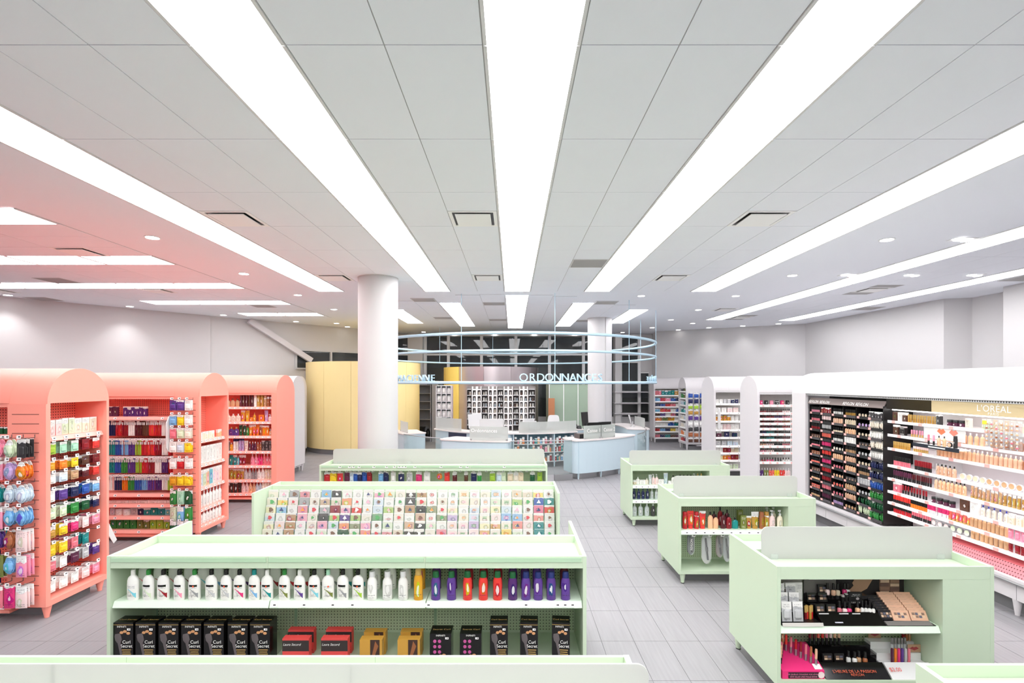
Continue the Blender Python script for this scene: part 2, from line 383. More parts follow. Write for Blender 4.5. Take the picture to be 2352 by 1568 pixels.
def grille(x0, x1, y0, y1, label):
    f = Fix('return_grille', label, 'air vent', ((x0+x1)/2, (y0+y1)/2, ZC), 'ceiling air vents')
    f.part('backing', MB().box(x0+.02, x1-.02, y0+.02, y1-.02, ZC-.008, ZC-.002), mat('grille_grey', (176,174,174), .6))
    m = MB()
    for j in range(14):
        y = y0+.03+j*(y1-y0-.06)/13; m.box(x0+.02, x1-.02, y-.006, y+.006, ZC-.016, ZC-.008)
    f.part('slat_set', m, mat('grille_bar', (200,198,198), .5), stuff=True)
    f.part('frame', MB().box(x0+.004, x1-.004, y0+.004, y0+.02, ZC-.014, ZC-.002).box(x0+.004, x1-.004, y1-.02, y1-.004, ZC-.014, ZC-.002).box(x0+.004, x0+.02, y0+.02, y1-.02, ZC-.014, ZC-.002).box(x1-.02, x1-.004, y0+.02, y1-.02, ZC-.014, ZC-.002), WPLAST)
VP_ = {-1:'beside the middle light row', -6:'beside the outermost light row over pink shelving', 5:'beside the outermost light row over cosmetics'}
for x0, x1, y0, y1, k, i in vents:
    if i == 2: grille(x0, x1, y0, y1, 'grey louvred return grille in the ceiling between two light rows')
    else: air_vent(x0, x1, y0, y1, 'square white ceiling air diffuser %s, %s' % (VP_[i], 'the nearer one' if k == 2 else 'the farther one'))
# unseen strips continue the rows behind the camera, lengthened to fill camera-facing sides
for i in LIGHTC:
    o = struct('unseen_light_strip', MB().box(X0+i*T+.03, X0+i*T+T-.03, -11.6, 1.92, ZC-.012, ZC-.003).mesh('unseen_light_strip', LAMP), ceiling)
# --- ceiling field over the pink shelving: rows run across
LROW = [('first', 6.12, -9.0), ('second', 8.42, -9.8), ('third', 10.72, -11.5), ('fourth', 13.02, -9.1), ('fifth', 15.35, -7.8)]
LG = []
for ri, (nm, y0, xl) in enumerate(LROW):
    xe = -6.05+.012*y0
    n = max(2, int((xe-xl)/1.22+.5))
    for j in range(n):
        light_panel(xe-(j+.5)*1.22, y0+.3, 1.22, .6, 'white light panel, %s inward of the %s cross row over pink shelving' % (ordw(j), nm))
    nt_ = 3 if ri < 4 else 1
    gm.box(xe-n*1.22, xe, y0, y0+.575*(1+nt_), ZC-.004, ZC-.001)
    for t in range(nt_):
        for j in range(n):
            yy = y0+.6+t*.57
            spec = {(0,2,0):'v', (1,2,2):'g', (2,0,1):'v', (2,0,4):'v', (2,2,4):'g', (3,0,0):'g'}.get((ri, t, j))
            xa = xe-(j+1)*1.22
            if spec == 'v':
                air_vent(xa, xa+.57, yy, yy+.57, 'white ceiling air diffuser behind the %s cross light row, %s' % (nm, 'inner one' if j < 3 else 'outer one')); tile(xa+.57, xa+1.22, yy, yy+.57)
            elif spec == 'g':
                grille(xa, xa+.57, yy, yy+.57, 'grey return grille beyond the %s cross light row over pink shelving' % nm); tile(xa+.57, xa+1.22, yy, yy+.57)
            else: tile(xa, xa+1.22, yy, yy+.57)
# --- ceiling field over the cosmetics wall: two long rows
def xr1(y): return 7.36-.037*y
def xr2(y): return 10.12-.05*y
for nm, fx, ya, yb, sl in (('inner', xr1, 3.6, 17.0, -.037), ('outer', xr2, 6.0, 17.2, -.05)):
    n = int((yb-ya)/1.22); L = (yb-ya)/n
    for j in range(n):
        y = yb-(j+.5)*L
        light_panel(fx(y), y, .58, L, 'white light panel, %s from the back in the %s row over the cosmetics wall' % (ordw(j), nm), math.atan(-sl))
for j in range(9):
    y = 17.0-(j+.5)*1.22; x = xr1(y)
    for c in range(3):
        xa = x+.31+c*.6
        if (j, c) in ((0,0),(4,1)):
            air_vent(xa, xa+.58, y-.3, y+.28, 'white ceiling air diffuser between the two light rows, %s' % ('by the back wall' if j == 0 else 'mid aisle'))
        else: tile(xa, xa+.6, y-.61, y+.61)
    gm.box(x+.31, x+2.11, y-.61, y+.61, ZC-.004, ZC-.001)
grille(xr2(14.4)+.4, xr2(14.4)+.97, 14.1, 14.7, 'grey return grille beside the outer light row by the right wall')
grille(xr2(10.2)+.4, xr2(10.2)+.97, 9.9, 10.5, 'grey return grille above the niche in the right wall')
air_vent(xr1(14.5)-1.0, xr1(14.5)-.42, 14.3, 14.9, 'white ceiling air diffuser on the aisle side of the inner light row')
# --- round ceiling field over the dispensary
RC = (.12, 16.1)
CIRC = [(0, 12.27, 19.6), (-3, 13.45, 18.9), (3, 13.45, 18.9), (-6, 14.7, 18.0), (6, 14.7, 18.0)]
for i, ya, yb in CIRC:
    n = max(2, round((yb-ya)/1.3)); L = (yb-ya)/n
    for j in range(n):
        light_panel(X0+(i*.965+.5)*T, ya+(j+.5)*L, T*.97, L, 'light panel over the dispensary, %s of the %s' % (ordw(j), {0:'middle row', -3:'row before the yellow drum', 3:'row beside far column', -6:'short row by the yellow drum', 6:'short row by the far column'}[i]))
for i in (-5,-4,-2,-1,1,2,4,5):
    h = math.sqrt(max(.1, 4.0**2-((i*.965+.5)*T)**2))
    ya, yb = RC[1]-h, RC[1]+h*.75; n = max(2, round((yb-ya)/1.22)); L = (yb-ya)/n
    xa = X0+i*.965*T
    gm.box(xa, xa+.59, ya, yb, ZC-.004, ZC-.001)
    for j in range(n):
        if (i, j) in ((-1,1),(-4,0),(4,0),(-1,4),(-4,3),(4,3)):
            grille(xa, xa+.59, ya+j*L, ya+j*L+.5, 'slim grey ceiling grille over the dispensary, %s %s' % ('near end of' if j < 2 else 'far end of', {-1:'middle light row', -4:'row by the yellow drum', 4:'row by the far column'}[i]))
            tile(xa, xa+.59, ya+j*L+.5, ya+(j+1)*L)
        else: tile(xa, xa+.59, ya+j*L, ya+(j+1)*L)
o = struct('ceiling_grid', gm.mesh('ceiling_grid', GRID), ceiling); o['kind'] = 'stuff'
# --- downlights
dl_lens = MB().lathe([(.085, -.012), (.085, -.002)], 16).mesh('lens', SPOT); dl_rim = MB().lathe([(.105, -.008), (.105, -.001)], 18).mesh('rim', WPLAST)
def downlight(px, py, label):
    y = YC(py); r = link(bpy.data.objects.new('downlight', None)); r.location = (XP(px, y), y, ZC); tag(r, label, 'ceiling spotlight', 'recessed round downlights')
    link(bpy.data.objects.new('lens', dl_lens), r); link(bpy.data.objects.new('rim', dl_rim), r); return r
for i, (px, py) in enumerate(((350,545),(560,628),(684,677),(767,710))): downlight(px, py, 'round downlight, %s back in the line over the pink gondola ends' % ordw(i))
for i, (px, py) in enumerate(((18,677),(298,703),(513,723),(680,738))): downlight(px, py, 'round downlight, %s back along the wall behind pink shelving' % ordw(i))
for i, (px, py) in enumerate(((773,742),(798,750))): downlight(px, py, 'round downlight above the yellow drum, %s one' % ('nearer' if i == 0 else 'farther'))
for i, (px, py) in enumerate(((2037,550),(1820,632),(1690,679),(1604,711),(1541,734))): downlight(px, py, 'round downlight, %s back in the line over the white gondola ends' % ordw(i))
for i, (px, py) in enumerate(((1788,743),(1706,748),(1628,752),(1591,742),(1558,757))): downlight(px, py, 'round downlight, %s inward along the white wall behind far shelving' % ordw(i))
downlight(1473, 679, 'round downlight beside the blue hanging ring'); downlight(1498, 752, 'round downlight above the far white shelving'); downlight(1430, 763, 'round downlight before the narrow dark window')
for i, px in enumerate((973,1044,1136,1227,1320)): downlight(px, 766 if i else 762, 'round downlight, %s along the ceiling edge before the dark windows' % ordw(i))
tw_b = MB().box(-.17, .17, -.09, .09, -.006, -.001).mesh('plate', WPLAST); tw_l = MB().lathe([(.07, -.02), (.07, -.005)], 14).mesh('lens', SPOT)
for i, (px, py) in enumerate(((2211,549),(1949,631),(2094,631),(2238,631))):
    y = YC(py); r = link(bpy.data.objects.new('twin_spotlight', None)); r.location = (XP(px, y), y, ZC)
    tag(r, 'twin recessed ceiling spotlight, %s' % ('closest to the camera beside inner light row', 'before the inner light row', 'between the two long light rows', 'hard by the outer light row')[i], 'ceiling spotlight', 'twin spotlights')
    link(bpy.data.objects.new('plate', tw_b), r)
    for s in (-1, 1):
        l = link(bpy.data.objects.new('lens', tw_l), r); l.location = (s*.085, s*.03, 0)
def spot(loc, power, size=1.9, rot=(0,0,0)):
    l = bpy.data.lights.new('spot', 'SPOT'); l.energy = power; l.spot_size = size; l.spot_blend = .9; l.shadow_soft_size = .06
    o = link(bpy.data.objects.new('spot', l)); o.location = loc; o.rotation_euler = rot
for px, py in ((18,677),(298,703)): y = YC(py); spot((XP(px, y), y, ZC-.04), 55)
for px, py in ((1788,743),(1706,748),(1628,752)): y = YC(py); spot((XP(px, y), y, ZC-.04), 25)
# ---------------------------------------------------------------- walls
def wall(name, pts, z0=0, z1=ZC, m=WALL, t=.12):
    """a run of wall panels along plan points; thickness on the outer side"""
    mb = MB()
    for (xa, ya), (xb, yb) in zip(pts, pts[1:]):
        d = Vector((xb-xa, yb-ya, 0)).normalized(); n = Vector((-d.y, d.x, 0))*t
        mb.prism([(xa, ya), (xb, yb), (xb+n.x, yb+n.y), (xa+n.x, ya+n.y)], z0, z1, 'z')
    return struct(name, mb.mesh(name, m))
wall('wall_left', [(-16.6, 7.3), (-12.47, 12.39), (-9.51, 16.03)])
wall('wall_left_set_back', [(-9.58, 16.1), (-7.72, 18.1)])
WD = Vector((3.48, 3.77, 0)).normalized(); WN = Vector((WD.y, -WD.x, 0))
wl0, wl1 = (-7.72, 18.1), (-4.95, 20.96)
wall('wall_left_under_window', [wl0, wl1], 0, 2.86); wall('wall_left_over_window', [wl0, wl1], 3.56, ZC)
wall('wall_back_return', [(-4.95, 20.96), (-5.05, 22.0)])
wall('wall_right_back', [(6.05, 22.0), (5.96, 20.97), (10.5, 18.2)]); wall('wall_right', [(10.5, 18.2), (10.85, 12.78), (11.4, 12.6), (11.47, 11.3)]); wall('wall_right_pier', [(11.47, 11.2), (10.8, 11.18), (10.8, -12)])
wall('wall_behind_camera', [(10.9, -12), (-16.6, -12), (-16.6, 7.3)], m=mat('front_wall_bounce_white', (246,245,245), .6))  # unseen wall, painted whiter than the others to bounce fill light forward
# upper strip window in the diagonal wall
w1 = struct('window_1', MB().prism([wl0, wl1, (wl1[0]-.03, wl1[1]+.03), (wl0[0]-.03, wl0[1]+.03)], 2.86, 3.56, 'z').mesh('window_pane', GLASS))
fr = MB()
for k in range(4):
    p = Vector((wl0[0], wl0[1], 0)).lerp(Vector((wl1[0], wl1[1], 0)), k/3*.99+.005); fr.obox((p.x, p.y, 3.21), WD*.035, WN*.05, (0,0,.35))
fr.obox(((wl0[0]+wl1[0])/2, (wl0[1]+wl1[1])/2, 2.88), WD*1.99, WN*.05, (0,0,.025)).obox(((wl0[0]+wl1[0])/2, (wl0[1]+wl1[1])/2, 3.54), WD*1.99, WN*.05, (0,0,.025))
struct('window_frame', fr.mesh('window_frame', mat('window_frame_grey', (198,198,200), .4)), w1)
def brace(a, b, label):
    a, b = Vector(a), Vector(b); d = (b-a); h = d.length/2; d.normalize(); n = WN.copy(); s = d.cross(n)
    single('steel_brace', MB().obox((a+b)/2, d*h, n*.07, s*.09), WHITE, label, 'brace', tuple(a))
q = lambda t, z, off=.2: tuple(Vector((wl0[0], wl0[1], z))+WD*t+WN*off)
brace(q(-1.62, 4.42), q(.5, 3.17), 'long white square steel brace sloping down the diagonal wall')
brace(q(3.6, 3.62), q(2.85, 3.2), 'short white steel brace rising from behind the yellow drum')
# ---------------------------------------------------------------- back window wall
BY = 22.0
FRAME = mat('window_frame_light', (236,235,235), .45)
def bx(px): return XP(px, BY)
panes = [(880,940),(977,1030),(1030,1106),(1106,1185),(1185,1262),(1262,1340),(1340,1408),(1425,1468)]
trans = [ZP(814, BY), ZP(831, BY), ZP(900, BY), ZP(926, BY), ZP(951, BY)]
for n, (a, b) in enumerate(panes):
    w = struct('window_%d' % (n+2), MB().box(bx(a), bx(b), BY+.02, BY+.04, .9 if n != 1 else .1, ZC-.02).mesh('window_pane', GLASS))
    f = MB()
    xa, xb = bx(a), bx(b)
    f.box(xa-.06, xa+.06, BY-.05, BY+.08, .1, ZC-.02)
    if n == len(panes)-1 or n == 0: f.box(xb-.06, xb+.06, BY-.05, BY+.08, .1, ZC-.02)
    for i, z in enumerate(trans if n >= 6 else trans[:1]): f.box(xa+.06, xb-.06, BY-.04, BY+.07, z-.04, z+.04)
    f.box(xa+.06, xb-.06, BY-.04, BY+.07, ZC-.1, ZC-.02)
    struct('window_frame', f.mesh('window_frame', FRAME), w)
pil = MB().box(bx(940), bx(977)-.07, BY-.3, BY+.1, 0, ZC-.01)
struct('trim_1', pil.mesh('pilaster', WALL)); struct('trim_2', MB().box(bx(1408)+.02, bx(1425)-.07, BY-.4, BY+.1, 0, ZC-.01).mesh('pilaster', WALL))
struct('wall_back', MB().box(bx(1468)+.07, bx(1490), BY-.02, BY+.1, ZP(853, BY), ZC-.01).box(bx(1468)+.07, bx(1490), BY-.02, BY+.1, 0, ZP(968, BY)).box(bx(1490), 6.1, BY-.02, BY+.1, 0, ZC-.01).box(bx(880)-.3, bx(1468), BY, BY+.1, 0, .9).mesh('wall_back', WALL))
w = struct('window_10', MB().box(bx(1468)+.07, bx(1490), BY+.02, BY+.04, ZP(968, BY), ZP(853, BY)).mesh('window_pane', GLASS))
struct('window_frame', MB().box(bx(1468)+.071, bx(1490)-.001, BY-.04, BY+.07, ZP(857, BY), ZP(853.5, BY)).mesh('window_frame', FRAME), w)
for i, py in enumerate((900, 925, 949)): 
    z = ZP(py, 21.7); single('wall_shelf', MB().box(4.35, 5.8, 21.5, 21.95, z-.02, z+.02), WHITE, 'long white shelf across the narrow dark window, %s from the top' % ordw(i), 'shelf', (5.1, 21.7, z), 'shelves across the narrow window')
struct('ground_outside', MB().quad((-40,22.3,-.05),(40,22.3,-.05),(40,80,-.05),(-40,80,-.05)).mesh('ground_outside', mat('night_asphalt', (18,18,20), .9)))
# ---------------------------------------------------------------- round columns
for label, x, y, r in (('smooth round white column beside the yellow drum', XP(868.5, 10.2), 10.2, .39), ('smooth round white column standing inside the blue ring', XP(1377.5, 16.6), 16.6, .39)):
    f = Fix('round_column', label, 'column', (x, y, 0), 'round white columns')
    f.part('shaft', MB().lathe([(r, 0), (r, ZC-.02)], 48, c=(x, y, 0)), COLUMN, smooth=True)
    f.part('collar', MB().lathe([(r+.012, ZC-.02), (r+.012, ZC-.001)], 48, c=(x, y, 0)), WPLAST, smooth=True)
    if y > 12: f.part('cover_joint', MB().box(x+.13, x+.137, y-r-.004, y-r*.93, .02, ZC-.03), mat('joint_grey', (206,205,206), .6))
# ---------------------------------------------------------------- yellow drum room
def drum_arc(mb, c, r, a0, a1, z0, z1, t=.05, n=16, m=0):
    pts = [(c[0]+r*math.sin(a), c[1]-r*math.cos(a)) for a in [a0+(a1-a0)*k/n for k in range(n+1)]]
    inn = [(c[0]+(r-t)*math.sin(a), c[1]-(r-t)*math.cos(a)) for a in [a0+(a1-a0)*k/n for k in range(n+1)]]
    i = len(mb.v)
    for p, q_ in zip(pts, inn): mb.v += [(p[0], p[1], z0), (p[0], p[1], z1), (q_[0], q_[1], z1), (q_[0], q_[1], z0)]
    for k in range(n):
        b = i+4*k
        for a_, c_ in ((0,1),(1,2),(2,3),(3,0)): mb.f.append((b+a_, b+4+a_, b+4+c_, b+c_)); mb.m.append(m)
    mb.f.append((i, i+1, i+2, i+3)); mb.f.append((i+4*n+3, i+4*n+2, i+4*n+1, i+4*n)); mb.m += [m, m]
    return mb
DC, DR = (-5.43, 18.7), 2.0
f = Fix('consultation_drum', 'tall round yellow drum room with grey plinth behind the white column', 'room', (DC[0], DC[1], 0))
rad = math.radians
for k in range(9):
    a0 = -80+k*28
    up = k >= 4     # the upper band stands proud only on the dispensary side
    f.part('panel', drum_arc(MB(), DC, DR, rad(a0+.12), rad(a0+27.88), .16, 2.42 if up else 3.08, n=8), YELLOW)
    if up: f.part('top_panel', drum_arc(MB(), DC, DR+.03, rad(a0+.1), rad(a0+27.9), 2.425, 3.08, n=8), YELLOW)
f.part('plinth', drum_arc(MB(), DC, DR-.04, rad(-80), rad(172), 0, .16, n=40), KICK)
f.part('roof', MB().prism([(DC[0]+(DR-.06)*math.sin(rad(-79+251*k/30)), DC[1]-(DR-.06)*math.cos(rad(-79+251*k/30))) for k in range(31)], 3.0, 3.03, 'z'), YELLOW)
# ---------------------------------------------------------------- suspended ring sign
RR = 4.27
f = Fix('ring_sign', 'pale blue hanging ring sign of three hoops with letters over the dispensary', 'sign', (RC[0], RC[1], 2.38))
def hoop(z, r): return MB().tube([(RC[0]+RR*math.sin(2*math.pi*k/96), RC[1]-RR*math.cos(2*math.pi*k/96), z) for k in range(96)], r, 8, closed=True)
for z, r in ((3.54, .036), (3.125, .03)): f.part('hoop', hoop(z, r), RINGB, smooth=True)
f.part('letter_hoop', MB().tube([(RC[0]+RR*math.sin(rad(-98+2.2*k)), RC[1]-RR*math.cos(rad(-98+2.2*k)), 2.375) for k in range(100)], .036, 8), RINGB, smooth=True)
for px_a in range(0, 360, 30):
    a = rad(px_a+12); x, y = RC[0]+RR*math.sin(a), RC[1]-RR*math.cos(a)
    f.part('hanging_rod', MB().tube([(x, y, ZC-.005), (x, y, 2.39 if math.cos(a) > -.2 and x > -4 else 3.1)], .008, 6), RINGB)
def ring_text(s, deg0, deg1, size):
    n = len(s)
    wid = {'I':.45, 'M':1.15, 'O':1.1, 'È':.9, 'E':.9}
    ws = [wid.get(c, 1) for c in s]; tot = sum(ws); acc = 0
    for c, w in zip(s, ws):
        a = rad(deg0+(deg1-deg0)*(acc+w/2)/tot); acc += w
        o = put_text(c, size, (RR*math.sin(a), -RR*math.cos(a), .025), (math.pi/2, 0, a), f.o, RINGB, .02, 'letter')
ring_text('ORDONNANCES', .6, 29.5, .27)
ring_text('PHARMACIENNE', -56.5, -27.5, .24)
ring_text('INFIRMIÈRE', 67, 96, .24)
# ================================================================ shop fixtures
def cone_leg(mb, x, y, h=.14, r0=.035, r1=.02): return mb.lathe([(r1, 0), (r1, .012), (r0, h)], 12, c=(x, y, 0))
def shelf_lip(mb, x0, x1, yf, z, depth, th=.03):
    """a shelf plate with the slanted price channel in front (front towards -Y)"""
    mb.box(x0, x1, yf+.012, yf+depth, z-.022, z)
    mb.prism([(yf+.012, z-.0005), (yf-.008, z-.045), (yf-.002, z-.052), (yf+.02, z-.03)], x0, x1, 'x')
    return mb
tagmesh = MB().quad((-.022,0,-.016),(.022,0,-.016),(.022,0,.016),(-.022,0,.016)).quad((-.006,-.0006,-.004),(.016,-.0006,-.004),(.016,-.0006,.007),(-.006,-.0006,.007), m=1).mesh('price_tag', [TAG, TAGINK])
tagmesh_p = MB().quad((-.022,0,-.016),(.022,0,-.016),(.022,0,.016),(-.022,0,.016)).mesh('price_tag', [PTAG])
def price_tags(fix, spots, rot=(-.35,0,0), me=tagmesh, parent=None, sc=1.0):
    for p in spots:
        o = link(bpy.data.objects.new('price_tag', me), parent or fix.o); o.location = Vector(p)-Vector(fix.base) if parent is None else p; o.rotation_euler = rot
        if sc != 1: o.scale = (sc, sc, sc)
def mint_gondola(label, x0, x1, y0, y1, H=1.02, ys=None, sections=1, stile=0., shelves=(), screen=True, tray=.06, base_z=.13, fascia=.095, channel=False, peg=True, both=True, hscreen=.2, rear_open=False, front_open=False):
    ys = ys if ys else (y0+y1)/2
    g = Fix('mint_gondola', label, 'shelving', ((x0+x1)/2, (y0+y1)/2, 0), 'mint green gondolas')
    t = .028
    for xa in (x0, x1-t): g.part('side_panel', MB().box(xa, xa+t, y0, y1, base_z, H), MINT)
    xi0, xi1 = x0+t, x1-t
    if stile: g.part('end_cabinet', MB().box(x1-stile, x1-t, y0+.0015, y1-.0015, base_z+.005, H-fascia-.0005), MINT)
    xs1 = x1-stile if stile else xi1
    g.part('spine', MB().box(xi0, xi1, ys-.018, ys+.018, base_z, H-.001), MINT)
    for k in range(sections):
        a = xi0+(xs1-xi0)*k/sections; b = xi0+(xs1-xi0)*(k+1)/sections
        if peg: g.part('pegboard', MB().box(a+.012, b-.012, ys-.03, ys-.018, base_z+.06, H-tray-.012), MINTPEG)
        if peg:
            g.part('slotted_upright', MB().box(a-.012, a+.012, ys-.034, ys-.018, base_z+.06, H-tray-.012), mat('mint_upright', (150,176,150), .5))
    for k in range(sections):
        a = xi0+(xi1-xi0)*k/sections; b = xi0+(xi1-xi0)*(k+1)/sections
        if not front_open: g.part('top_tray', MB().box(a+.001, b-.001, y0+.02, ys-.019, H-tray-.012, H-tray), MINT)
        if rear_open: g.part('rear_slope', MB().prism([(ys+.019, H-.05), (ys+.019, H-.02), (y1-.03, .42), (y1-.03, .39)], a+.001, b-.001, 'x'), MINT)
        else: g.part('top_tray', MB().box(a+.001, b-.001, ys+.019, y1-.02, H-tray-.012, H-tray), MINT)
        if not front_open: g.part('fascia', MB().box(a+.0008, b-.0008, y0+.001, y0+.019, H-fascia, H-.001), MINT)
        if channel:
            g.part('price_channel', MB().box(a+.006, b-.012, y0-.006, y0, H-.045, H-.012), mat('mint_channel', (176,204,174), .25))
        if not rear_open: g.part('back_fascia', MB().box(a+.0008, b-.0008, y1-.019, y1-.001, H-fascia, H-.001), MINT)
        deck = base_z+.035
        aa, bb = xi0+(xs1-xi0)*k/sections, xi0+(xs1-xi0)*(k+1)/sections
        g.part('base_deck', MB().box(aa+.001, bb-.001, y0+.004, ys-.019, base_z, deck), MINT)
    g.part('back_deck', MB().box(xi0, xs1, ys+.019, y1-.004, base_z, base_z+.035), MINT)
    g.part('plinth', MB().box(x0+.12, x1-.12, y0+.14, y1-.14, 0, base_z), KICK)
    for lx in (x0+.06, x1-.06):
        for ly in (y0+.05, y1-.05):
            l = g.part('leg', cone_leg(MB(), lx, ly, base_z), MINT, smooth=True)
            g.part('foot_cap', MB().lathe([(.021, 0), (.021, .009)], 10, c=(lx, ly, 0)), BLACK, l).location = (0, 0, 0)
    for (z, d, n) in shelves:
        for k in range(n):
            a = xi0+(xs1-xi0)*k/n; b = xi0+(xs1-xi0)*(k+1)/n
            g.part('shelf', shelf_lip(MB(), a+.004, b-.004, y0+.022, z, d), mat('mint_shelf', (222,238,220), .4))
    if screen:
        n = max(1, round((x1-x0)/1.24)) if x1-x0 > 2 else 1
        ym = ys-.075
        for k in range(n):
            a = x0+.05+(x1-x0-.07)*k/n; b = x0+.05+(x1-x0-.07)*(k+1)/n
            z0, z1 = H-tray+.002, H+hscreen; r = .05
            poly = [(a, z0), (b, z0)]
            if k == n-1: poly += [(b-r+r*math.cos(u*math.pi/16), z1-r+r*math.sin(u*math.pi/16)) for u in range(9)]
            else: poly += [(b, z1)]
            if k == 0: poly += [(a+r-r*math.sin(u*math.pi/16), z1-r+r*math.cos(u*math.pi/16)) for u in range(9)]
            else: poly += [(a, z1)]
            g.part('frosted_screen', MB().prism(poly, ym-.006, ym+.004, 'y'), FROST)
            for cx in (a+.1, b-.1): g.part('screen_clip', MB().box(cx-.028, cx+.028, ym-.016, ym+.012, z0-.001, z0+.04), CLEAR)
    return g
M1 = mint_gondola('long mint gondola right below the camera, cut off by the picture bottom', -3.172, .583, 1.62, 2.54, ys=2.175, sections=3, peg=False)
M2 = mint_gondola('long mint gondola with shampoo bottles and curling iron boxes', -3.172, .583, 3.98, 5.0, ys=4.53, sections=3, shelves=((.655, .46, 3),), screen=False, channel=True, rear_open=True)
M3 = mint_gondola('long mint gondola with the sloping greeting card display', -3.172, .583, 6.195, 6.95, ys=6.68, sections=3, screen=False, peg=False, H=1.03, front_open=True)
M4 = mint_gondola('long mint gondola with hanging stationery, behind the greeting cards', -3.172, .583, 8.37, 9.42, ys=8.96, sections=3, channel=True)
R1 = mint_gondola('short mint gondola farthest back, with clear lotion bottles', 1.965, 3.6, 8.40, 9.22, stile=.335, shelves=((.675, .3, 1), (.43, .3, 1)), H=1.015, base_z=.11)
R2 = mint_gondola('short mint gondola with red shampoo and hanging curling irons', 1.965, 3.58, 5.99, 6.86, stile=.325, shelves=((.63, .36, 1),), H=1.015, base_z=.12)
R3 = mint_gondola('short mint gondola with black makeup displays', 1.965, 3.575, 3.77, 4.6, stile=.38, shelves=((.56, .4, 1),), H=1.015)
R4 = mint_gondola('short mint gondola corner at the lower edge, with empty tray', 1.965, 3.58, 1.6, 2.476, stile=.36, H=1.015)
# --- slope board of the card display, with clear ledges
CB = Fix('card_rack', 'sloping stepped rack that holds the greeting cards in the mint gondola', 'rack', (-1.29, 6.4, .17))
CARDROW = [(1.0-.092*k-.125, 6.545-.032*k) for k in range(8)]
for k, (z, y) in enumerate(CARDROW):
    CB.part('ledge', MB().box(-3.13, .545, y-.012, y+.028, z-.006, z).box(-3.13, .545, y-.014, y-.011, z-.006, z+.02), CLEAR)
    CB.part('riser', MB().box(-3.13, .545, y+.028, y+.032, z-.1 if k < 7 else .17, z+.02), mat('mint_riser', (214,236,212), .5))
for k in range(3): CB.part('back_board', MB().box(-3.14+k*1.23, -3.14+(k+1)*1.23-.004, 6.60, 6.64, .18, .965), MINT)

# ---------------------------------------------------------------- vaulted gondolas
def vault_profile(y0, y1, z0, z1, n=20):
    c, a, b = (y0+y1)/2, (y1-y0)/2, z1-z0
    return [(c+a*math.cos(math.pi*k/n), z0+b*math.sin(math.pi*k/n)) for k in range(n+1)]
def vaulted(label, xe, xfar, y0, y1, sgn, M, pegx, pegy, endcap=True, zs=2.17, za=2.53, group='vaulted gondolas', end_depth=.38, base_z=.2, feat=None, bays=2, name='vaulted_gondola', legs=True):
    """vault running along X, its end at xe facing sgn; far end xfar. front is y0"""
    g = Fix(name, label, 'shelving', (xe, (y0+y1)/2, 0), group)
    lo, hi = min(xe, xfar), max(xe, xfar); t = .035
    prof = vault_profile(y0, y1, zs, za)
    g.part('vault_end', MB().prism(prof, min(xe, xe-sgn*.03), max(xe, xe-sgn*.03), 'x'), M)
    xs = [xe-sgn*.03, xe-sgn*end_depth]; L = (abs(xfar-xe)-end_depth)/bays
    for k in range(bays): xs.append(xe-sgn*(end_depth+L*(k+1)))
    for a, b in zip(xs, xs[1:]): g.part('vault', MB().prism(prof, min(a, b)+.0006, max(a, b)-.0006, 'x'), M, smooth=False)
    for o in g.o.children:
        if o.name.startswith('vault') and not o.name.startswith('vault_end'): o.data.polygons.foreach_set('use_smooth', [len(p.vertices) == 4 for p in o.data.polygons]); crease(o.data)
    xb = xe-sgn*end_depth
    if endcap:
        for y in (y0, y1-t): g.part('end_side_panel', MB().box(min(xe, xb), max(xe, xb), y, y+t, base_z, zs), M)
        g.part('end_pegboard', MB().box(min(xb, xb+sgn*.02), max(xb, xb+sgn*.02), y0+t, y1-t, base_z+.06, zs), pegy)
        g.part('end_deck', MB().box(min(xe, xb), max(xe, xb), y0+t, y1-t, base_z, base_z+.055), M)
    else:
        g.part('end_panel', MB().box(min(xe, xe-sgn*.05), max(xe, xe-sgn*.05), y0, y1, base_z, zs), M)
        xb = xe-sgn*.05
        if feat: g.part('front_flange', MB().box(min(xb, xb-sgn*feat), max(xb, xb-sgn*feat), y0, y0+.06, base_z, zs), M); 
    ym = (y0+y1)/2
    g.part('pegboard', MB().box(min(xb, xfar), max(xb, xfar), ym-.02, ym+.02, base_z, zs), pegx)
    g.part('base_deck', MB().box(min(xb, xfar), max(xb, xfar), y0, ym-.02, base_z-.06, base_z-.03), M)
    g.part('back_deck', MB().box(min(xb, xfar), max(xb, xfar), ym+.02, y1, base_z-.06, base_z-.02), M)
    g.part('header', MB().box(min(xb, xfar), max(xb, xfar), y0+.01, y0+.03, zs-.04, zs), M)
    g.part('plinth', MB().box(lo+.12, hi-.12, y0+.12, y1-.12, 0, base_z-.06), KICK)
    if legs:
        for y in (y0+.06, y1-.06): g.part('leg', cone_leg(MB(), xe-sgn*.06, y, base_z, .045, .022), M, smooth=True)
    return g
P1 = vaulted('pink vaulted gondola closest to the camera, end bay full of hanging packs', -4.66, -8.2, 5.10, 5.88, 1, PINK, PINKPEGX, PINKPEGY, base_z=.125)
P2 = vaulted('second pink vaulted gondola, with toothbrush rows and bottle shelves on its end', -4.68, -8.6, 7.62, 8.40, 1, PINK, PINKPEGX, PINKPEGY, base_z=.125)
P3 = vaulted('third pink vaulted gondola, closed end panel and hair care shelves', -4.66, -8.6, 10.06, 10.90, 1, PINK, PINKPEGX, PINKPEGY, endcap=False, feat=.05, base_z=.125)
P4 = vaulted('first white vaulted gondola behind the pink ones, mostly hidden', -5.62, -9.2, 13.0, 13.8, 1, WHITE, WHITEPEG, WHITEPEG, endcap=False, za=2.55)
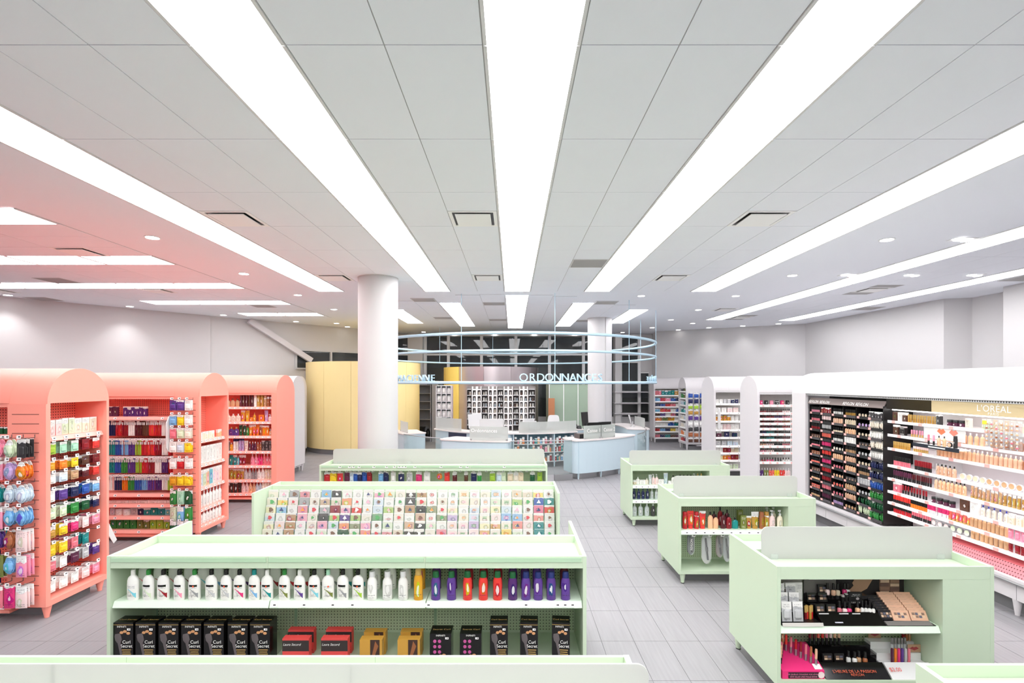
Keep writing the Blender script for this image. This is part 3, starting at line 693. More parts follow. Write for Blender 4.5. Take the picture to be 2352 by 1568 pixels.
P5 = vaulted('white vaulted gondola next to the yellow drum, round top end panel', -6.86, -8.45, 16.1, 17.0, 1, WHITE, WHITEPEG, WHITEPEG, endcap=False, za=2.58)
WHITEPEGY = pegmat('white_pegboard_end', (215,212,208), 'Y', .03)
W4 = vaulted('white vaulted gondola with nail polish, beside the cosmetics wall', 5.1, 8.6, 10.57, 11.37, -1, WHITE, WHITEPEG, WHITEPEGY, endcap=False, za=2.52)
W3 = vaulted('white vaulted gondola with first aid packs, plain round end panel', 5.1, 8.6, 12.85, 13.69, -1, WHITE, WHITEPEG, WHITEPEGY, endcap=False, za=2.53)
W2 = vaulted('white vaulted gondola with an open shelved end near the back wall', 6.12, 9.3, 17.9, 18.7, -1, WHITE, WHITEPEG, WHITEPEGY, za=2.56)
W1 = vaulted('low white vaulted shelving against the far white wall', 5.62, 7.6, 20.15, 20.75, -1, WHITE, WHITEPEG, WHITEPEGY, endcap=False, za=2.56, bays=2)
# shelves on the fronts of the vaulted gondolas: (fixture, x0, x1, y front, heights, paint)
SHP = mat('pink_shelf', (250,176,164), .4); SHW = mat('white_shelf', (242,240,238), .4)
def front_shelves(g, x0, x1, yf, zs, depth, M, tags=0, tmesh=tagmesh):
    for z in zs:
        g.part('shelf', shelf_lip(MB(), x0, x1, yf, z, depth), M)
        if tags:
            n = int((x1-x0)/tags)
            price_tags(g, [(x0+(k+.5)*(x1-x0)/n, yf-.006, z-.024) for k in range(n)], me=tmesh)
def zl(y, pys): return [ZP(p, y) for p in pys]
P1Z = zl(5.12, (998, 1067, 1130, 1182, 1243, 1315, 1391)); front_shelves(P1, -5.9, -5.05, 5.13, P1Z, .33, SHP, .16)
P2Z = zl(7.64, (957, 1134, 1158, 1186, 1218)); front_shelves(P2, -6.5, -5.08, 7.65, P2Z, .33, SHP, .3)
P3Z = zl(10.08, (934, 968, 1001, 1036, 1069, 1102, 1133)); front_shelves(P3, -6.1, -4.77, 10.09, P3Z, .34, SHP, .105)
W4Z = zl(10.6, (929, 947, 959.5, 970.5, 982.5, 995, 1008, 1023, 1038, 1060, 1098)); front_shelves(W4, 5.16, 5.9, 10.6, W4Z, .33, SHW, .13, tagmesh_p)
W3Z = zl(12.9, (926, 947, 966, 986, 1003.5, 1023, 1039, 1056, 1077)); front_shelves(W3, 5.16, 5.85, 12.9, W3Z, .33, SHW, .2)
W2Z = zl(17.95, (898, 914, 930, 948, 964, 982, 1000))+[.28]; front_shelves(W2, 6.9, 7.3, 17.93, W2Z, .33, SHW)
W1Z = zl(20.2, (907, 921, 933, 945.5, 955, 966, 977.5, 990))+[.20]; front_shelves(W1, 5.68, 6.75, 20.17, W1Z, .33, SHW)
# shelves on open ends (facing the aisle along X)
def end_shelves(g, xe, sgn, ya, yb, zs, depth, M, tags=0, tmesh=tagmesh):
    for z in zs:
        mb = MB(); mb.box(min(xe-sgn*.012, xe-sgn*depth), max(xe-sgn*.012, xe-sgn*depth), ya, yb, z-.022, z)
        mb.prism([(xe-sgn*.012, z-.0005), (xe+sgn*.008, z-.045), (xe+sgn*.002, z-.052), (xe-sgn*.02, z-.03)], ya, yb, 'y')
        g.part('end_shelf', mb, M)
        if tags:
            n = int((yb-ya)/tags)
            for k in range(n):
                o = link(bpy.data.objects.new('price_tag', tmesh), g.o); o.location = Vector((xe+sgn*.007, ya+(k+.5)*(yb-ya)/n, z-.024))-Vector(g.base); o.rotation_euler = (-.35, 0, sgn*math.pi/2)
P1EZ = [ZP(1003, 5.15)]; end_shelves(P1, -4.70, 1, 5.14, 5.84, P1EZ, .34, SHP, .14)
P2EZ = zl(7.68, (1011, 1067, 1121, 1170))+[.204]; end_shelves(P2, -4.72, 1, 7.66, 8.36, P2EZ, .32, SHP, .1)
end_shelves(W2, 6.15, -1, 17.94, 18.66, W2Z, .3, SHW)
# end units' own side faces closing the shelf bay towards the camera
P1.part('clip_board', MB().box(-5.045, -4.66, 5.085, 5.0995, .13, 2.165), PINK); P2.part('clip_board', MB().box(-5.07, -4.68, 7.605, 7.6195, .13, 2.165), PINK)
SL = mat('pink_slot', (150,84,78), .5)
for g, x0, x1, yy in ((P1, -5.0, -4.73, 5.085), (P2, -5.03, -4.73, 7.605)):
    for k in range(20): g.part('slot', MB().box(x0, x1, yy-.0012, yy, 2.06-.095*k-.004, 2.06-.095*k+.004), SL)
W2.part('clip_board', MB().box(6.13, 6.86, 17.88, 17.8995, .2, 2.165), WHITE)
# ---------------------------------------------------------------- cosmetics wall along the right aisle
CWX, CY0, CY1 = 5.1, 3.6, 9.26
g = Fix('cosmetics_wall', 'long white vaulted cosmetics wall with black bays and a brightly lit white bay', 'shelving', (CWX, 6.4, 0))
CW = g
prof = [(CWX+.42-.42*math.cos(math.pi*k/20), 2.19+.36*math.sin(math.pi*k/20)) for k in range(21)]
g.part('vault_end', MB().prism(prof, CY1-.03, CY1, 'y'), WHITE)
for k in range(4):
    a = CY0+(CY1-.03-CY0)*k/4; b = CY0+(CY1-.03-CY0)*(k+1)/4
    g.part('vault', MB().prism(prof, a+.0006, b-.0006, 'y'), WHITE)
for o in g.o.children:
    if o.name.startswith('vault') and not o.name.startswith('vault_end'): o.data.polygons.foreach_set('use_smooth', [len(p.vertices) == 4 for p in o.data.polygons]); crease(o.data)
g.part('end_panel', MB().box(CWX, CWX+.84, CY1-.05, CY1, .2, 2.19), WHITE); g.part('front_flange', MB().box(CWX, CWX+.05, 8.84, CY1-.05, .2, 2.19), WHITE)
g.part('soffit', MB().box(CWX+.02, CWX+.6, CY0, 8.84, 2.16, 2.19), pegmat('soffit_grille', (200,200,202), 'Y', .03, .3))
g.part('back_panel', MB().box(CWX+.42, CWX+.45, 7.0, 8.84, .4, 2.16), BLACK); g.part('back_panel', MB().box(CWX+.42, CWX+.45, CY0, 7.0, .4, 2.16), WHITE)
nd = 10
for k in range(nd):
    a = CY0+(8.84-CY0)*k/nd; b = CY0+(8.84-CY0)*(k+1)/nd
    d = g.part('drawer', MB().box(CWX+.03, CWX+.05, a+.003, b-.003, .165, .34), WHITE)
g.part('base_box', MB().box(CWX+.05, CWX+.8, CY0, 8.84, .16, .36), WHITE); g.part('base_ledge', MB().box(CWX-.02, CWX+.45, CY0, 8.84, .36, .395), WHITE)
g.part('ledge_rail', MB().tube([(CWX-.025, CY0, .352), (CWX-.025, 8.84, .352)], .014, 8), STEEL)
g.part('pink_kickboard', MB().prism([(CWX+.02, .396), (CWX+.10, .50), (CWX+.42, .50), (CWX+.42, .396)], CY0, 6.6, 'y'), pegmat('pink_kick_peg', (226,120,128), 'Y', .03))
g.part('plinth', MB().box(CWX+.15, CWX+.8, CY0+.1, CY1-.1, 0, .16), KICK)
for y in (5.2, 6.45, 7.7, 8.8): g.part('leg', cone_leg(MB(), CWX+.07, y, .165, .042, .022), WHITE, smooth=True)
# ================================================================ goods: one mesh per kind, coloured per object
def loft(mb, rings, seg=12, m=0, mats=None):
    """rings of (rx, ry, z[, dx, dy])"""
    i = len(mb.v); n = len(rings)
    for r in rings:
        dx, dy = (r[3], r[4]) if len(r) > 3 else (0, 0)
        for k in range(seg):
            a = 2*math.pi*k/seg; mb.v.append((dx+r[0]*math.cos(a), dy+r[1]*math.sin(a), r[2]))
    for j in range(n-1):
        for k in range(seg):
            k2 = (k+1) % seg; mb.f.append((i+j*seg+k, i+j*seg+k2, i+(j+1)*seg+k2, i+(j+1)*seg+k)); mb.m.append(mats[j] if mats else m)
    mb.f.append(tuple(i+k for k in range(seg-1, -1, -1))); mb.m.append(mats[0] if mats else m)
    mb.f.append(tuple(i+(n-1)*seg+k for k in range(seg))); mb.m.append(mats[-1] if mats else m)
    return mb
def label_patch(mb, rx, ry, z0, z1, a=62, m=0, n=6, off=.0006):
    i = len(mb.v)
    for k in range(n+1):
        t = math.radians(-90-a+2*a*k/n); x, y = (rx+off)*math.cos(t), (ry+off)*math.sin(t); mb.v += [(x, y, z0), (x, y, z1)]
    for k in range(n): mb.f.append((i+2*k, i+2*k+2, i+2*k+3, i+2*k+1)); mb.m.append(m)
    return mb
CAPM = {'black': BLACK, 'white': WPLAST, 'same': PLASTIC, 'gold': GOLDINK, 'red': REDINK, 'navy': NAVY, 'silver': STEEL, 'green': mat('green_cap', (24,96,52), .35), 'brown': mat('brown_cap', (110,60,44), .4), 'clearcap': mat('pale_cap', (225,225,225), .2), 'blue': mat('blue_cap', (50,60,160), .4)}
def m_bottle(w=.06, d=.035, h=.18, cap='white', lab='w', neck=.3, capw=.32, taper=1., seg=12):
    r, q = w/2, d/2; hb = h*.74
    mb = loft(MB(), [(r*.9,q*.9,0),(r,q,h*.02),(r,q,hb*.5),(r*taper,q*taper,hb*.86),(r*taper*.82,q*taper*.85,hb*.96),(r*neck,r*neck,h*.80),(r*neck,r*neck,h*.815)], seg)
    loft(mb, [(r*capw,r*capw,h*.815),(r*capw,r*capw,h*.985),(r*capw*.9,r*capw*.9,h)], seg, 1)
    if lab: label_patch(mb, r, q, h*.1, h*.56, m=2)
    return mb, [PLASTIC, CAPM[cap], {'w': ARTW, 'a': ART, 'l': LABELART}.get(lab, ARTW)]
def m_tube(w=.055, d=.035, h=.17, cap='same', lab='a', seg=12):
    mb = loft(MB(), [(w*.36,d*.5,0),(w*.36,d*.5,h*.16)], seg, 1)
    loft(mb, [(w*.38,d*.52,h*.165),(w*.42,d*.46,h*.4),(w*.47,d*.25,h*.75),(w*.5,.003,h*.95),(w*.5,.003,h)], seg, 0)
    return mb, [PLASTIC if lab != 'a' else ART, CAPM[cap]]
def m_can(w=.045, d=None, h=.2, cap='same', lab='a', seg=14):
    r = w/2
    mb = loft(MB(), [(r,r,0),(r,r,h*.74),(r*.9,r*.9,h*.78)], seg, 2 if lab else 0); loft(mb, [(r*.93,r*.93,h*.785),(r*.93,r*.93,h*.97),(r*.8,r*.8,h)], seg, 1)
    return mb, [PLASTIC, CAPM[cap], ART]
def m_pump(w=.055, d=.045, h=.19, cap='white', lab='w', seg=12):
    r, q = w/2, d/2; hb = h*.66
    mb = loft(MB(), [(r*.92,q*.92,0),(r,q,h*.03),(r,q,hb*.8),(r*.8,q*.8,hb*.95),(r*.35,r*.35,hb*1.04),(r*.35,r*.35,hb*1.1)], seg)
    loft(mb, [(r*.42,r*.42,hb*1.1),(r*.42,r*.42,hb*1.22),(r*.14,r*.14,hb*1.24),(r*.14,r*.14,h*.92)], seg, 1)
    mb.box(-r*.7, r*.25, -r*.22, r*.22, h*.92, h, 1)
    label_patch(mb, r, q, h*.08, h*.46, m=2)
    return mb, [PLASTIC, CAPM[cap], ARTW]
def m_jar(w=.06, d=None, h=.05, cap='white', lab='w', seg=14):
    r = w/2; mb = loft(MB(), [(r*.94,r*.94,0),(r,r,h*.06),(r,r,h*.6)], seg); loft(mb, [(r*1.02,r*1.02,h*.6),(r*1.02,r*1.02,h*.97),(r*.97,r*.97,h)], seg, 1); label_patch(mb, r, r, h*.1, h*.52, m=2)
    return mb, [PLASTIC, CAPM[cap], ARTW]
def m_carton(w=.06, d=.035, h=.14, cap=None, lab='a'):
    mb = MB().box(-w/2, w/2, -d/2, d/2, 0, h)
    mb.quad((-w*.49,-d*.1,h+.0004),(w*.49,-d*.1,h+.0004),(w*.49,-d*.02,h+.0004),(-w*.49,-d*.02,h+.0004), m=1)
    return mb, [{'a': ART, 'w': ARTW, 'b': ARTB, 'p': PAPER}[lab], mat('carton_seam', (150,148,146), .6)]
def m_polish(w=.026, d=None, h=.075, cap='black', lab=None, seg=10):
    r = w/2; mb = loft(MB(), [(r*.9,r*.9,0),(r,r,h*.05),(r,r,h*.36),(r*.5,r*.5,h*.46)], seg); loft(mb, [(r*.62,r*.62,h*.47),(r*.52,r*.52,h)], seg, 1)
    return mb, [PLASTIC, CAPM[cap]]
def m_gloss(w=.018, d=None, h=.11, cap='black', lab=None, seg=8):
    r = w/2; mb = loft(MB(), [(r,r,0),(r,r,h*.52)], seg); loft(mb, [(r*.95,r*.95,h*.525),(r*.95,r*.95,h)], seg, 1)
    return mb, [PLASTIC, CAPM[cap]]
def m_gloss_up(w=.018, d=None, h=.11, cap='black', lab=None, seg=8):
    r = w/2; mb = loft(MB(), [(r*.95,r*.95,0),(r*.95,r*.95,h*.4)], seg, 1); loft(mb, [(r,r,h*.405),(r,r,h*.9),(r*.8,r*.8,h)], seg, 0)
    return mb, [PLASTIC, CAPM[cap]]
def m_compact(w=.06, d=.018, h=.06, cap='white', lab=None):
    mb = MB().lathe([(w*.48, -d*.5), (w*.5, 0), (w*.48, d*.4)], 18, m=1); mb.lathe([(w*.38, d*.4), (w*.38, d*.5)], 18, m=0)
    mb.v = [(x, -z, y+w*.5) for x, y, z in mb.v]
    return mb, [PLASTIC, CAPM[cap]]
def m_palette(w=.07, d=.014, h=.06, cap='black', lab=None):
    mb = MB().box(-w/2, w/2, 0, d, 0, h, 0)
    n = 2 if w < .085 else 4
    for i in range(n):
        for j in range(2): mb.box(-w*.38+i*w*.76/n+.002, -w*.38+(i+1)*w*.76/n-.002, -.0012, 0, h*.26+j*h*.27, h*.26+(j+1)*h*.27-.003, 1+(i+j) % 3)
    return mb, [PLASTIC, mat('shadow_beige', (222,190,160), .6), mat('shadow_taupe', (140,112,96), .6), mat('shadow_grey', (96,96,112), .6)]
def m_pack(w=.08, d=.012, h=.13, cap=None, lab='a'):
    """carded blister pack hanging from its punched tab, top at z=0"""
    t = .0016
    mb = MB().box(-w/2, w/2, -t, t, -h, 0)
    loft(mb, [(w*.26,d*.35,-h*.86,0,-d*.4),(w*.38,d*.9,-h*.78,0,-d*.4),(w*.38,d*.9,-h*.46,0,-d*.4),(w*.26,d*.35,-h*.38,0,-d*.4)], 10, 1)
    return mb, [ART if lab == 'a' else (ARTW if lab == 'w' else ARTB), PLASTIC]
def m_pouch(w=.11, d=.03, h=.17, cap=None, lab='a'):
    mb = loft(MB(), [(w*.5,.002,-h),(w*.49,d*.45,-h*.85),(w*.5,d*.5,-h*.5),(w*.48,d*.35,-h*.22),(w*.47,.003,-h*.1),(w*.47,.002,0)], 14)
    return mb, [ART]
def m_ovalpack(w=.11, d=.04, h=.16, cap=None, lab='a'):
    mb = MB().prism([(w*.5*math.cos(a)*(1 if math.sin(a) < 0 else .8), -h*.5+h*.5*math.sin(a)) for a in [2*math.pi*k/18 for k in range(18)]], -.002, .002, 'y')
    loft(mb, [(w*.2,d*.2,-h*.9,0,-d*.3),(w*.4,d*.5,-h*.7,0,-d*.3),(w*.42,d*.5,-h*.45,0,-d*.3),(w*.25,d*.2,-h*.22,0,-d*.3)], 12, 1)
    return mb, [ART, ART]
def m_brush(w=.036, d=.018, h=.23, cap=None, lab='a'):
    mb = MB().box(-w/2, w/2, -.001, .001, -h, 0)
    loft(mb, [(.006,.005,-h*.95,0,-.006),(.009,.007,-h*.8,0,-.007),(.006,.006,-h*.45,0,-.006),(.005,.005,-h*.3,0,-.006)], 8, 1); mb.box(-.007, .007, -.02, -.003, -h*.3, -h*.13, 2)
    return mb, [ART, PLASTIC, WPLAST]
def m_slim(w=.06, d=.045, h=.2, cap='green', lab='a', seg=12):
    """waisted bottle with a broad cap"""
    r, q = w/2, d/2
    mb = loft(MB(), [(r*.92,q*.92,0),(r,q,h*.02),(r*.93,q*.93,h*.3),(r,q,h*.5),(r*.94,q*.94,h*.68),(r*.72,q*.8,h*.78)], seg); loft(mb, [(r*.7,q*.8,h*.785),(r*.66,q*.76,h*.95),(r*.55,q*.6,h)], seg, 1)
    label_patch(mb, r*.985, q*.985, h*.12, h*.62, 55, m=2)
    return mb, [PLASTIC, CAPM[cap], ART]
MK = {'bottle': m_bottle, 'tube': m_tube, 'can': m_can, 'pump': m_pump, 'jar': m_jar, 'carton': m_carton, 'polish': m_polish, 'gloss': m_gloss, 'glossup': m_gloss_up, 'compact': m_compact, 'palette': m_palette, 'pack': m_pack, 'pouch': m_pouch, 'oval': m_ovalpack, 'brush': m_brush, 'slim': m_slim}
CATS = {'bottle':('bottle','bottle'),'tube':('squeeze_tube','tube'),'can':('spray_can','spray can'),'pump':('pump_bottle','pump bottle'),'jar':('cream_jar','jar'),'carton':('carton','box'),'polish':('nail_polish','nail polish'),'gloss':('lip_gloss','lip gloss'),'glossup':('lip_gloss_tube','lip gloss'),'compact':('powder_compact','compact'),'palette':('eyeshadow_palette','makeup palette'),'pack':('blister_pack','hanging pack'),'pouch':('hanging_pouch','hanging pack'),'oval':('razor_pack','hanging pack'),'brush':('toothbrush_pack','toothbrush'),'slim':('shampoo_bottle','bottle')}
def prod(kind, loc, col, label, rz=0., tilt=0., name=None, cat=None, group=None, **kw):
    key = (kind, tuple(sorted(kw.items())))
    nm, ct = CATS[kind]; nm = name or nm; ct = cat or ct
    if key not in TXT:
        mb, mats = MK[kind](**kw); TXT[key] = mb.mesh(nm, mats, smooth=kind not in ('carton', 'palette', 'pack', 'brush', 'oval'))
    o = bpy.data.objects.new(nm, TXT[key]); COL.objects.link(o)
    if tilt < 0 and kind == 'palette': loc = (loc[0], loc[1], loc[2]+kw.get('d', .014)*math.sin(-tilt)+.0004)
    o.location = loc; o.rotation_euler = (tilt, 0, rz)
    c = PAL[col] if isinstance(col, str) else col
    j = random.uniform(.92, 1.05); o.color = tuple(min(1, v*j) for v in lin(c))+(1,)
    return tag(o, label, ct, group)
WID = {'bottle':.06,'tube':.055,'can':.045,'pump':.055,'jar':.06,'carton':.06,'polish':.026,'gloss':.018,'glossup':.018,'compact':.06,'palette':.07,'slim':.06,'pack':.08,'brush':.036,'pouch':.11}
PHR = {'bottle':'bottle','tube':'squeeze tube','can':'spray can','pump':'pump bottle','jar':'cream jar','carton':'carton','polish':'nail polish','gloss':'lip gloss','glossup':'lip gloss tube','compact':'powder compact','palette':'eyeshadow palette','slim':'shampoo bottle','pack':'blister pack','brush':'toothbrush pack','pouch':'hanging pouch','oval':'razor pack'}
def row(where, spec, a, b, z, face=0., group=None, back=0, jit=.004, tight=None, side='left'):
    """goods in a row from plan point a to b (seen left to right), fronts turned by face; spec: (kind, colour, count, options)"""
    items = []
    for s in spec:
        kind, col, n = s[:3]; kw = s[3] if len(s) > 3 else {}
        items += [(kind, col, kw)]*n
    ws = [(.0 if k == 'gap' else kw.get('w', WID[k])) if k != 'gap' else c for k, c, kw in items]
    L = math.hypot(b[0]-a[0], b[1]-a[1]); ux, uy = (b[0]-a[0])/L, (b[1]-a[1])/L
    gap = (L-sum(ws))/max(1, len(items)); acc = 0
    if tight is not None: gap = min(gap, tight)
    n = -1
    for (k, c, kw), w in zip(items, ws):
        p = acc+gap/2+w/2; acc += w+gap
        if k == 'gap': continue
        n += 1
        kw2 = {q: v for q, v in kw.items() if q not in ('phr', 'nm')}
        ph = kw.get('phr', PHR[k]); d = max(kw2.get('d') or w, .012)
        x, y = a[0]+ux*p, a[1]+uy*p
        cn = c if isinstance(c, str) else 'pale'
        for bk in range(back+1):
            prod(k, (x-uy*bk*(d+.012), y+ux*bk*(d+.012)+random.uniform(-jit, jit), z+.0004), c, '%s %s, %s%s from %s on %s' % (cn, ph, ordw(n), ' and behind' if bk else '', side, where), face+random.uniform(-.05, .05), group=group or 'goods on '+where, name=kw.get('nm'), **kw2)
HOOKM = {}
def hook(fix, base, d, length, r=.0035, tagm=tagmesh):
    """wire hook from a board at base, pointing along d, price ticket on its tip"""
    d = Vector(d).normalized(); rz = math.atan2(d.x, -d.y)
    key = (round(length, 2), r)
    if key not in HOOKM: HOOKM[key] = MB().tube([(0,0,.03),(0,0,0),(0,-length,.004),(0,-length-.004,.02)], r, 5).mesh('peg_hook', DARKSTEEL)
    o = link(bpy.data.objects.new('peg_hook', HOOKM[key]), fix.o); o.location = Vector(base)-Vector(fix.base); o.rotation_euler = (0, 0, rz)
    t = link(bpy.data.objects.new('price_tag', tagm), o); t.location = (0, -length-.006, .022); t.rotation_euler = (-.12, 0, 0)
    return o
def hang(fix, base, d, length, kind, cols, label, n, pitch=.03, first=.02, tagm=tagmesh, hk=True, group=None, swing=.12, **kw):
    """n packs hanging in line on one hook; label has the front pack's words"""
    dv = Vector(d).normalized(); rz = math.atan2(dv.x, -dv.y)
    if hk: hook(fix, base, d, length, tagm=tagm)
    for i in range(n):
        p = Vector(base)+dv*(length-first-i*pitch)
        c = cols[i % len(cols)] if isinstance(cols, (list, tuple)) else cols
        lb = label if i == 0 else label.replace(',', ', %s deep,' % ordw(i), 1)
        prod(kind, (p.x, p.y, p.z-.0045), c, c+' '+lb, rz+random.uniform(-swing, swing), group=group, **kw)
# ================================================================ long gondola: shampoo bottles and boxed curling irons
UP = M2Z = .6555
GN = 'bottles on the long mint gondola shelf'
BOT = {}
def big_bottle(px, y, i, rowname, capc, accent, labc=None, kind='conditioner'):
    x = XP(px, y-.028)
    if 'body' not in BOT:
        w, d, h = .094, .056, .236; r, q = w/2, d/2
        BOT['body'] = loft(MB(), [(r*.93,q*.93,0),(r,q,.006),(r,q,.12),(r*.985,q*.985,.150),(r*.86,q*.9,.170),(r*.62,q*.72,.184),(r*.36,r*.36,.192),(r*.34,r*.34,.198)], 20).mesh('shampoo_bottle', PLASTIC, smooth=True)
        BOT['cap'] = loft(MB(), [(.0165,.0165,.197),(.0165,.0165,.228),(.016,.016,.232,0,.001),(.0145,.0145,.237,0,.003)], 14).mesh('cap', PLASTIC, smooth=True)
        BOT['label'] = label_patch(MB(), r, q, .022, .128, 66, n=10).mesh('label', LABELART)
        BOT['stripe'] = label_patch(MB(), r, q, .108, .124, 40, n=8, off=.0012).mesh('name_stripe', BLACKG)
        mb = MB()
        for k in range(9):
            t = k/8; a0 = math.radians(-90-34+86*t)
            zz = .088-.062*math.sin(t*1.5)**2+.012*t; wd = .004+.034*t*t
            mb.v += [((r+.0013)*math.cos(a0), (q+.0013)*math.sin(a0), zz-wd*.5), ((r+.0013)*math.cos(a0), (q+.0013)*math.sin(a0), zz+wd*.6)]
        for k in range(8): mb.f.append((2*k, 2*k+2, 2*k+3, 2*k+1)); mb.m.append(0)
        BOT['swoosh'] = mb.mesh('swoosh', PLASTIC)
        BOT['sticker'] = label_patch(MB(), r, q, .106, .118, 13, n=4, off=.002).mesh('price_sticker', mat('orange_sticker', (240,92,50), .6))
    o = bpy.data.objects.new('shampoo_bottle', BOT['body']); COL.objects.link(o); o.location = (x, y, UP); o.rotation_euler = (0, 0, random.uniform(-.2, .2))
    o.color = lin(PAL['white'])+(1,)
    tag(o, 'white shampoo bottle with %s cap, %s from left in the %s row, long gondola' % (capc, ordw(i), rowname), 'bottle', GN)
    c = link(bpy.data.objects.new('cap', BOT['cap']), o); c.color = lin(PAL[capc])+(1,)
    if rowname == 'front':
        l = link(bpy.data.objects.new('label', BOT['label']), o); l.color = lin((236,234,228))+(1,)
        if i not in (0, 13): link(bpy.data.objects.new('name_stripe', BOT['stripe']), o)
        if i in (4, 7, 6, 9, 10, 11, 12, 13, 15, 8): s = link(bpy.data.objects.new('price_sticker', BOT['sticker']), o); s.rotation_euler = (0, 0, .35)
    s = link(bpy.data.objects.new('swoosh', BOT['swoosh']), o); s.color = lin(PAL[accent])+(1,)
FRONT = [(300,'white','aqua'),(335.5,'green','pale green'),(370,'black','crimson'),(407,'black','pink'),(442,'green','grey'),(481,'black','silver'),(515,'black','silver'),(546,'black','hot pink'),(580,'teal','sky blue'),(610,'white','teal'),(650,'green','olive'),(685,'white','violet'),(719,'black','aqua'),(751,'mint','olive'),(785,'black','grey'),(820,'black','lime')]
BACK = [(326,'white','rose'),(362,'black','crimson'),(396,'white','rose'),(431,'black','maroon'),(464,'black','aqua'),(498,'black','sky blue'),(535,'white','violet'),(562,'black','purple'),(593,'white','rose'),(629,'white','crimson'),(665,'white','red'),(695,'white','red'),(731,'black','grey'),(765,'black','grey'),(796,'black','teal'),(828,'white','teal')]
for i, (px, c, a) in enumerate(FRONT): big_bottle(px, 4.047, i, 'front', c, a)
for i, (px, c, a) in enumerate(BACK): big_bottle(px, 4.27, i, 'back', c, a)
def slimset(pxs, y, rowname, i0):
    for j, (px, kind, col, cap, h) in enumerate(pxs):
        x = XP(px, y); kw = dict(w=.075, d=.05, h=h, cap=cap)
        lb = '%s shampoo bottle with %s cap, %s in line past the white bottles, %s row' % (col, cap, ordw(i0+j), rowname)
        if kind == 'b': prod('bottle', (x, y, UP+.0003), col, lb, group=GN, name='shampoo_bottle', w=.078, d=.06, h=h, cap=cap, lab='w' if col == 'white' else 'a', neck=.5, capw=.62)
        else: prod('slim', (x, y, UP+.0003), col, lb, group=GN, **kw)
slimset([(855,'b','white','white',.225),(890,'b','white','white',.225),(926,'b','white','white',.225),(961,'s','amber','gold',.25),(1001,'s','violet','green',.225),(1037,'s','violet','green',.225),(1074,'s','scarlet','green',.225),(1110,'s','scarlet','green',.225),(1143,'s','scarlet','green',.225),(1177.5,'s','purple','green',.22),(1208,'s','violet','navy',.22),(1236,'s','violet','navy',.22),(1266,'s','violet','navy',.22),(1299,'s','violet','navy',.22)], 4.045, 'front', 0)
slimset([(864,'b','white','white',.225),(900,'b','white','white',.225),(934,'b','white','brown',.23),(967,'s','amber','gold',.25),(1003,'s','purple','green',.225),(1040,'s','purple','green',.225),(1077,'s','crimson','green',.225),(1111,'s','crimson','green',.225),(1144,'s','crimson','green',.225),(1178,'s','purple','green',.22),(1206,'s','purple','green',.22),(1233,'s','violet','navy',.22),(1264,'s','violet','navy',.22),(1296,'s','maroon','brown',.22)], 4.26, 'back', 0)
price_tags(M2, [(XP(px, 3.99), 3.99, .633) for px in (629, 697, 763, 808, 983, 1207, 1280, 1297, 1314)], sc=.9)
# boxed curling irons and chocolate boxes on the lower deck
DK = .166
cbm = MB().box(-.078, .078, -.062, .062, 0, .322)
cbm.quad((-.078,-.0625,.304),(.078,-.0625,.304),(.078,-.0625,.307),(-.078,-.0625,.307), m=1)
curl_me = cbm.mesh('curling_iron_box', [BLACKG, GOLDINK])
IRON = loft(MB(), [(.020,.002,0),(.026,.003,.02),(.026,.003,.05),(.012,.002,.075),(.009,.002,.17)], 10)
iron_me = IRON.mesh('iron_picture', mat('iron_print', (96,88,90), .4)); 
lock = MB()
for k in range(3): lock.prism([(k*.026+.013*math.cos(a)*1.1, .008*math.sin(k*1.7)+.011*math.sin(a)) for a in [2*math.pi*j/12 for j in range(12)]], -.0008, .0003, 'y')
lock_me = [MB().prism([(.015*math.cos(a), .011*math.sin(a)) for a in [2*math.pi*j/12 for j in range(12)]], -.0008, .0003, 'y').mesh('curl_picture', mat('hair_print', (206,150,104), .5))]
goldline = MB().box(-.036, .036, -.0004, .0002, -.003, .003).mesh('gold_line', GOLDINK)
def curl_box(px, y, i, wide, where, rz=0.):
    x = XP(px, y-.062); o = bpy.data.objects.new('curling_iron_box', curl_me); COL.objects.link(o); o.location = (x, y, DK); o.rotation_euler = (0, 0, rz); o.scale = (1 if wide else .9, 1, 1)
    tag(o, 'black curling iron box with cream lettering, %s from left in %s' % (ordw(i), where), 'box', 'curling iron boxes')
    put_text('Curl', .036, (.026, -.0632, .158), FACE, o, WHITEINK); put_text('Secret', .036, (.026, -.0632, .127), FACE, o, WHITEINK)
    for k in range(3): q_ = link(bpy.data.objects.new('gold_line', goldline), o); q_.location = (.026, -.0628, .108-.016*k); q_.scale = (1-.12*(k % 2), 1, 1)
    put_text('Curl Secret', .03, (0, -.018, .3227), (0, 0, 0), o, GOLDINK); put_text('INFINITI', .02, (-.012, -.0632, .284), FACE, o, WHITEINK)
    p = link(bpy.data.objects.new('iron_picture', iron_me), o); p.location = (-.045, -.0632, .235); p.rotation_euler = (0, math.pi-.18, 0)
    for k in range(3): q_ = link(bpy.data.objects.new('curl_picture', lock_me[0]), o); q_.location = (-.012+.026*k, -.0632, .245+.009*math.sin(k*1.9))
    s = link(bpy.data.objects.new('price_sticker', tagmesh), o); s.location = (.045, -.0645, .27); s.scale = (.6, 1, .5)
for i, px in enumerate((286, 337, 390, 442, 494, 549, 600)): curl_box(px-3, 4.068, i, True, 'the tight row of seven')
for i, px in enumerate((1146, 1216, 1290)): curl_box(px, 4.068, i, False, 'the loose row of three', -.05*i)
sc_me = MB().box(-.085, .085, -.07, .07, 0, .235).mesh('hair_roller_box', [BLACKG])
rollm = MB().prism([(.013*math.cos(a), .013*math.sin(a)) for a in [2*math.pi*j/14 for j in range(14)]], -.002, .0003, 'y').mesh('roller_picture', mat('roller_print', (196,84,150), .5))
